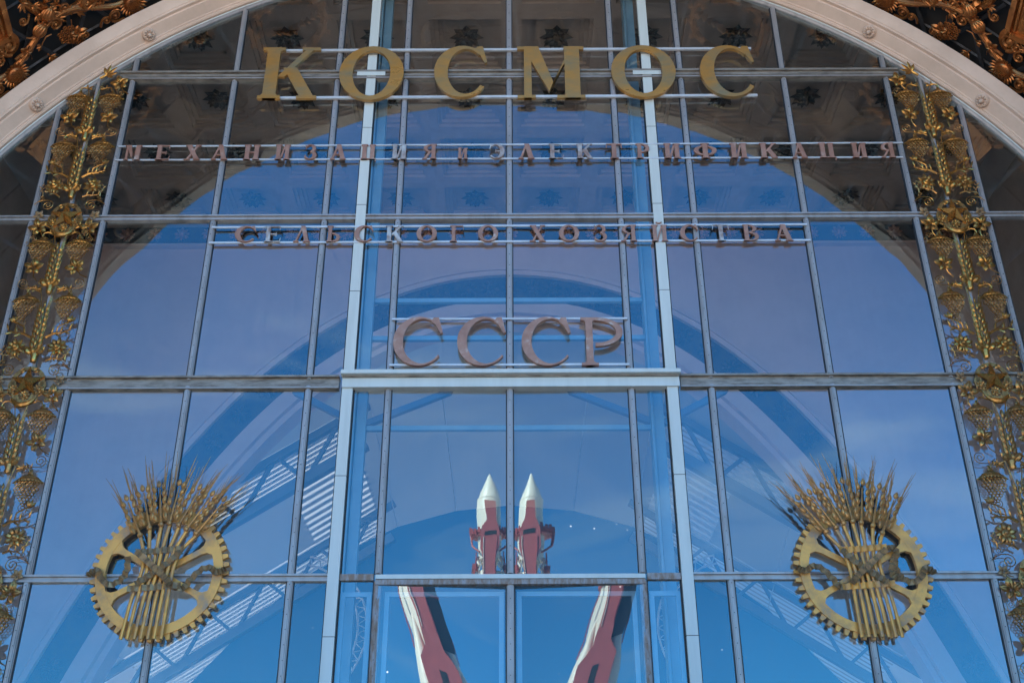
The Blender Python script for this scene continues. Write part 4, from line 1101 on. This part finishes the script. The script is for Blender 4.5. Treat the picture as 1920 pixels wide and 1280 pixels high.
# ------------------------------------------------------------------ gilded garlands
def garland(xc, side, label):
    t = thing('gilded_garland', (xc, 0, 3), label, 'garland', 'gilded garlands beside the glass arch')
    Yg = -.085
    MB().box(xc-.03, xc+.03, -.05, .02, 2.6, HA+.25).build('garland_rail', 'alu', t, False)
    for u, ztop in enumerate((HA, HB, HC, HD)):
        gm, bm = (('gilt', 'gilt_dark') if u < 2 else ('gilt_dark', 'gilt_dark'))
        zz = lambda fr: ztop-4.02*fr
        P = lambda dx, fr, ang=0, s=1.0, y=Yg: T(xc+dx, y, zz(fr), ang, s)
        F = Matrix.Diagonal((-1, 1, 1, 1))
        if u > 0:
            mw = P(0, .005, 0, 1.12, -.10)
            sh = link('star_medallion', cached('shield', 'gilt_dark', shield_fn, 30), t, mw)
            link('star', cached('star', 'starmetal', star_fn, False), sh, mw @ Matrix.Diagonal((1.14, 1, 1.14, 1)))
            link('boat', cached('boat', 'gilt', boat_fn), sh, mw)
            for dx, dz in ((-.22, -.13), (.22, -.13), (0, -.25)): link('medallion_flower', cached('flower', gm, flower_fn), sh, mw @ T(dx, -.03, dz, dx, .72))
            for dx in (-.12, .12): link('medallion_curl', cached('medal_curl', gm, curl_fn), sh, mw @ T(dx, -.01, .22, 0, .9))
            for q in (-1, 1):
                link('leaf_twig', cached('branch', gm, branch_fn), t, P(q*.26, .075, 0, 1.0) @ (F if q < 0 else Matrix()))
                link('dark_leaf', cached('leaf', 'ribbon', leaf_fn), t, P(q*.60, -.01, R(40*q), .75))
        else:
            link('top_leaf', cached('acanthus_gilt', gm, acanthus_fn), t, T(xc-side*.22, -.16, HA-.10, R(-side*52), .85))
        for q in (-1, 1):
            fl = F if q < 0 else Matrix()
            if not (u == 0 and q == side):
                link('vine_leaf', cached('leaf', gm, leaf_fn), t, P(q*.54, .075, R(random.uniform(-25, 25)), 1.35))
                link('tendril', cached('scroll', bm, scroll_fn), t, P(q*.60, .14, R(90), .62) @ fl)
            d1 = .40 if not (u == 0 and q == side) else .34
            grape_bunch(t, P(q*d1, .175, 0, 1.12), gm, bm); link('stalk_hook', cached('hook', gm, hook_fn), t, P(q*d1, .135, 0, .95) @ (F if q > 0 else Matrix()))
            link('vine_leaf', cached('leaf', gm, leaf_fn), t, P(q*.44, .325, R(random.uniform(-30, 30)), 1.32))
            link('tendril', cached('scroll', bm, scroll_fn), t, P(q*.58, .42, 0, .95) @ fl); link('leaf_twig', cached('branch', gm, branch_fn), t, P(q*.17, .475, 0, .85) @ fl)
            grape_bunch(t, P(q*.43, .52, 0, 1.10), gm, bm); link('stalk_hook', cached('hook', gm, hook_fn), t, P(q*.43, .48, 0, .95) @ (F if q > 0 else Matrix()))
            link('tendril', cached('scroll', bm, scroll_fn), t, P(q*.42, .655, R(-60*q), .8) @ fl)
            link('bud', cached('bud', gm, bud_fn), t, P(q*.56, .655, R(18*q), 1.25) @ fl)
            link('leaf_twig', cached('branch', gm, branch_fn), t, P(q*.15, .745, R(0), 1.5) @ fl)
            link('flower', cached('flower', gm, flower_fn), t, P(q*.42, .80, .2*q, 1.42))
            link('tendril', cached('scroll', gm, scroll_fn), t, P(q*.47, .93, R(180), 1.0) @ fl)
            link('leaf_twig', cached('branch', bm, branch_fn), t, P(q*.25, .875, R(10), 1.05) @ fl); link('leaf_twig', cached('branch', bm, branch_fn), t, P(q*.62, .87, R(-60*q), .8) @ fl)
        wheat_ear(t, (xc, Yg-.02, zz(.425)), .92, 7, gm, 0, .20)
        link('calyx', cached('calyx', gm, calyx_fn), t, P(0, .435, 0, 1.4, Yg-.03))
        wheat_ear(t, (xc, Yg-.02, zz(.82)), 1.06, 8, gm, 0, .18)
        link('calyx', cached('calyx', gm, calyx_fn), t, P(0, .835, 0, 1.4, Yg-.03))
    return t
garland(-9.57, -1, 'gilded garland of wheat ears, grapes and stars down the left of the glass')
garland(9.57, 1, 'gilded garland of wheat ears, grapes and stars down the right of the glass')

# ------------------------------------------------------------------ the rocket that the panes mirror
RX, RY = -.2, -77.0
rk = thing('rocket_monument', (RX, RY, 0), 'tall white rocket on a maroon launch mast, mirrored in the central panes', 'rocket')
o_ = Matrix.Translation((RX, RY, Z0))
def zrel(l): return [(r_, z) for r_, z in l]
b = MB(); b.lathe([(1.05, 31.4), (1.05, 37.0), (1.02, 37.15), (.80, 38.0), (.5, 38.85), (.22, 39.5), (.08, 39.75), (.01, 39.8)], 40, o_); b.build('fairing', 'white', rk, 30)
b = MB(); b.lathe([(1.05, 37.02), (1.07, 37.06), (1.07, 37.12), (1.03, 37.16)], 40, o_); b.build('fairing_seam', 'white', rk, 30)
b = MB()
for k in range(8):
    a, a2 = 2*PI*k/8, 2*PI*(k+.5)/8
    b.tube([(RX+1.03*math.cos(a), RY+1.03*math.sin(a), Z0+31.4), (RX+1.25*math.cos(a2), RY+1.25*math.sin(a2), Z0+30.1)], .05, 5); b.tube([(RX+1.03*math.cos(a+PI/4), RY+1.03*math.sin(a+PI/4), Z0+31.4), (RX+1.25*math.cos(a2), RY+1.25*math.sin(a2), Z0+30.1)], .05, 5)
b.build('interstage_truss', 'white', rk)
b = MB(); b.lathe([(1.28, 30.1), (1.52, 28.6), (1.55, 22), (1.15, 12), (1.1, 6)], 40, o_); b.build('core_stage', 'white', rk)
for k in range(4):
    a = R(45+90*k); c, s_ = math.cos(a), math.sin(a); b = MB()
    path = [(1.40, 25.6, .05), (1.55, 24.0, .34), (1.85, 20.5, .75), (2.30, 15.0, 1.10), (2.6, 9.0, 1.35), (2.62, 6.5, 1.35)]
    b.tube([(RX+c*q, RY+s_*q, Z0+z) for q, z, r_ in path], [r_ for *_, r_ in path], 20); b.build('booster', 'white', rk)
    b = MB(); b.lathe([(.5, 6.4), (.8, 5.2)], 14, Matrix.Translation((RX+c*2.62, RY+s_*2.62, Z0))); b.build('nozzle', 'black', rk)
FY = RY+2.55
b = MB(); pr = [(-.44, 31), (-.44, 34.2), (-.6, 33.9)]
mast = [(-.44, 36.15), (.44, 36.15), (.44, 34.5), (.80, 33.6), (.82, 32.2), (.55, 31.2), (.62, 30), (.66, 22.9), (1.45, 21.7), (1.45, 14), (1.7, 0), (-1.7, 0), (-1.45, 14), (-1.45, 21.7), (-.66, 22.9), (-.62, 30), (-.55, 31.2), (-.82, 32.2), (-.80, 33.6), (-.44, 34.5)]
b.prism([(RX+x, z+Z0) for x, z in mast], FY, FY-1.1)
mo = b.build('launch_mast', 'maroon', rk, False)
MB().box(RX+.60, RX+1.62, FY-1.0, FY-.9, Z0+23.2, Z0+29.6).build('shade_panel', 'mast_shade', rk, False)  # added dark sheet, paints the shade on the rocket's right side
MB().box(RX+.60, RX+1.70, FY-1.02, FY-.86, Z0+27.3, Z0+27.5).build('panel_band', 'maroon', rk, False)
MB().box(RX-.42, RX+.42, FY+.002, FY+.03, Z0+33.15, Z0+33.5).build('slot', 'black', rk, False)
MB().box(RX-.28, RX+.28, FY+.002, FY+.03, Z0+17.6, Z0+21.2).build('hatch', 'black', rk, False)
MB().box(RX-.52, RX-.46, FY, FY+.08, Z0+24.2, Z0+33.0).build('cable_duct', 'white', rk, False)
MB().box(RX+.50, RX+.56, FY, FY+.08, Z0+24.2, Z0+33.0).build('cable_duct', 'maroon', rk, False)
for z, r0, r1, h in ((34.05, 1.12, 1.55, .14), (33.75, 1.12, 1.45, .1)):
    b = MB(); b.lathe([(r0, z), (r1, z), (r1, z+h), (r0, z+h)], 28, o_); b.build('service_ring', 'maroon', rk, 30)
b = MB(); rnd = random.Random(2)
for k in range(26):
    a = 2*PI*k/26; r_ = 1.62
    b.box(RX+r_*math.cos(a)-.09, RX+r_*math.cos(a)+.09, RY+r_*math.sin(a)-.09, RY+r_*math.sin(a)+.09, Z0+33.75+rnd.random()*.2, Z0+34.25+rnd.random()*.3)
tag(b.build('ring_fittings', 'maroon', rk, False), kind='stuff')
for s_ in (-1, 1):
    MB().tube([(RX+s_*1.6, RY+.3, Z0+33.8), (RX+s_*1.55, RY+.6, Z0+32.7), (RX+s_*.9, RY+1.4, Z0+31.9)], .1, 6).build('brace_arm', 'maroon', rk)
    MB().box(*sorted((RX+s_*1.1, RX+s_*1.55)), RY-.3, RY+1.1, Z0+30.2, Z0+30.7).build('bracket', 'maroon', rk, False)
    MB().beam((RX+s_*1.2, RY+1.2, Z0+31.9), (RX+s_*1.75, RY+1.3, Z0+22.5), .09).build('mast_rail', 'maroon', rk, False)
    MB().tube([(RX+s_*1.0, RY+1.0, Z0+31.5), (RX+s_*1.15, RY+1.1, Z0+31.0), (RX+s_*.95, RY+1.2, Z0+30.5)], .12, 6).build('hose', 'white', rk)
for z in (28.0,):
    b = MB(); b.lathe([(1.5, z), (1.72, z), (1.72, z+.28), (1.5, z+.28)], 28, o_); b.build('clamp_ring', 'maroon', rk, 30)
b = MB(); b.lathe([(4.2, -1.6), (3.9, 1.0), (3.2, 4.0), (2.2, 6.0)], 12, o_); b.build('pedestal', 'maroon', rk, 20)
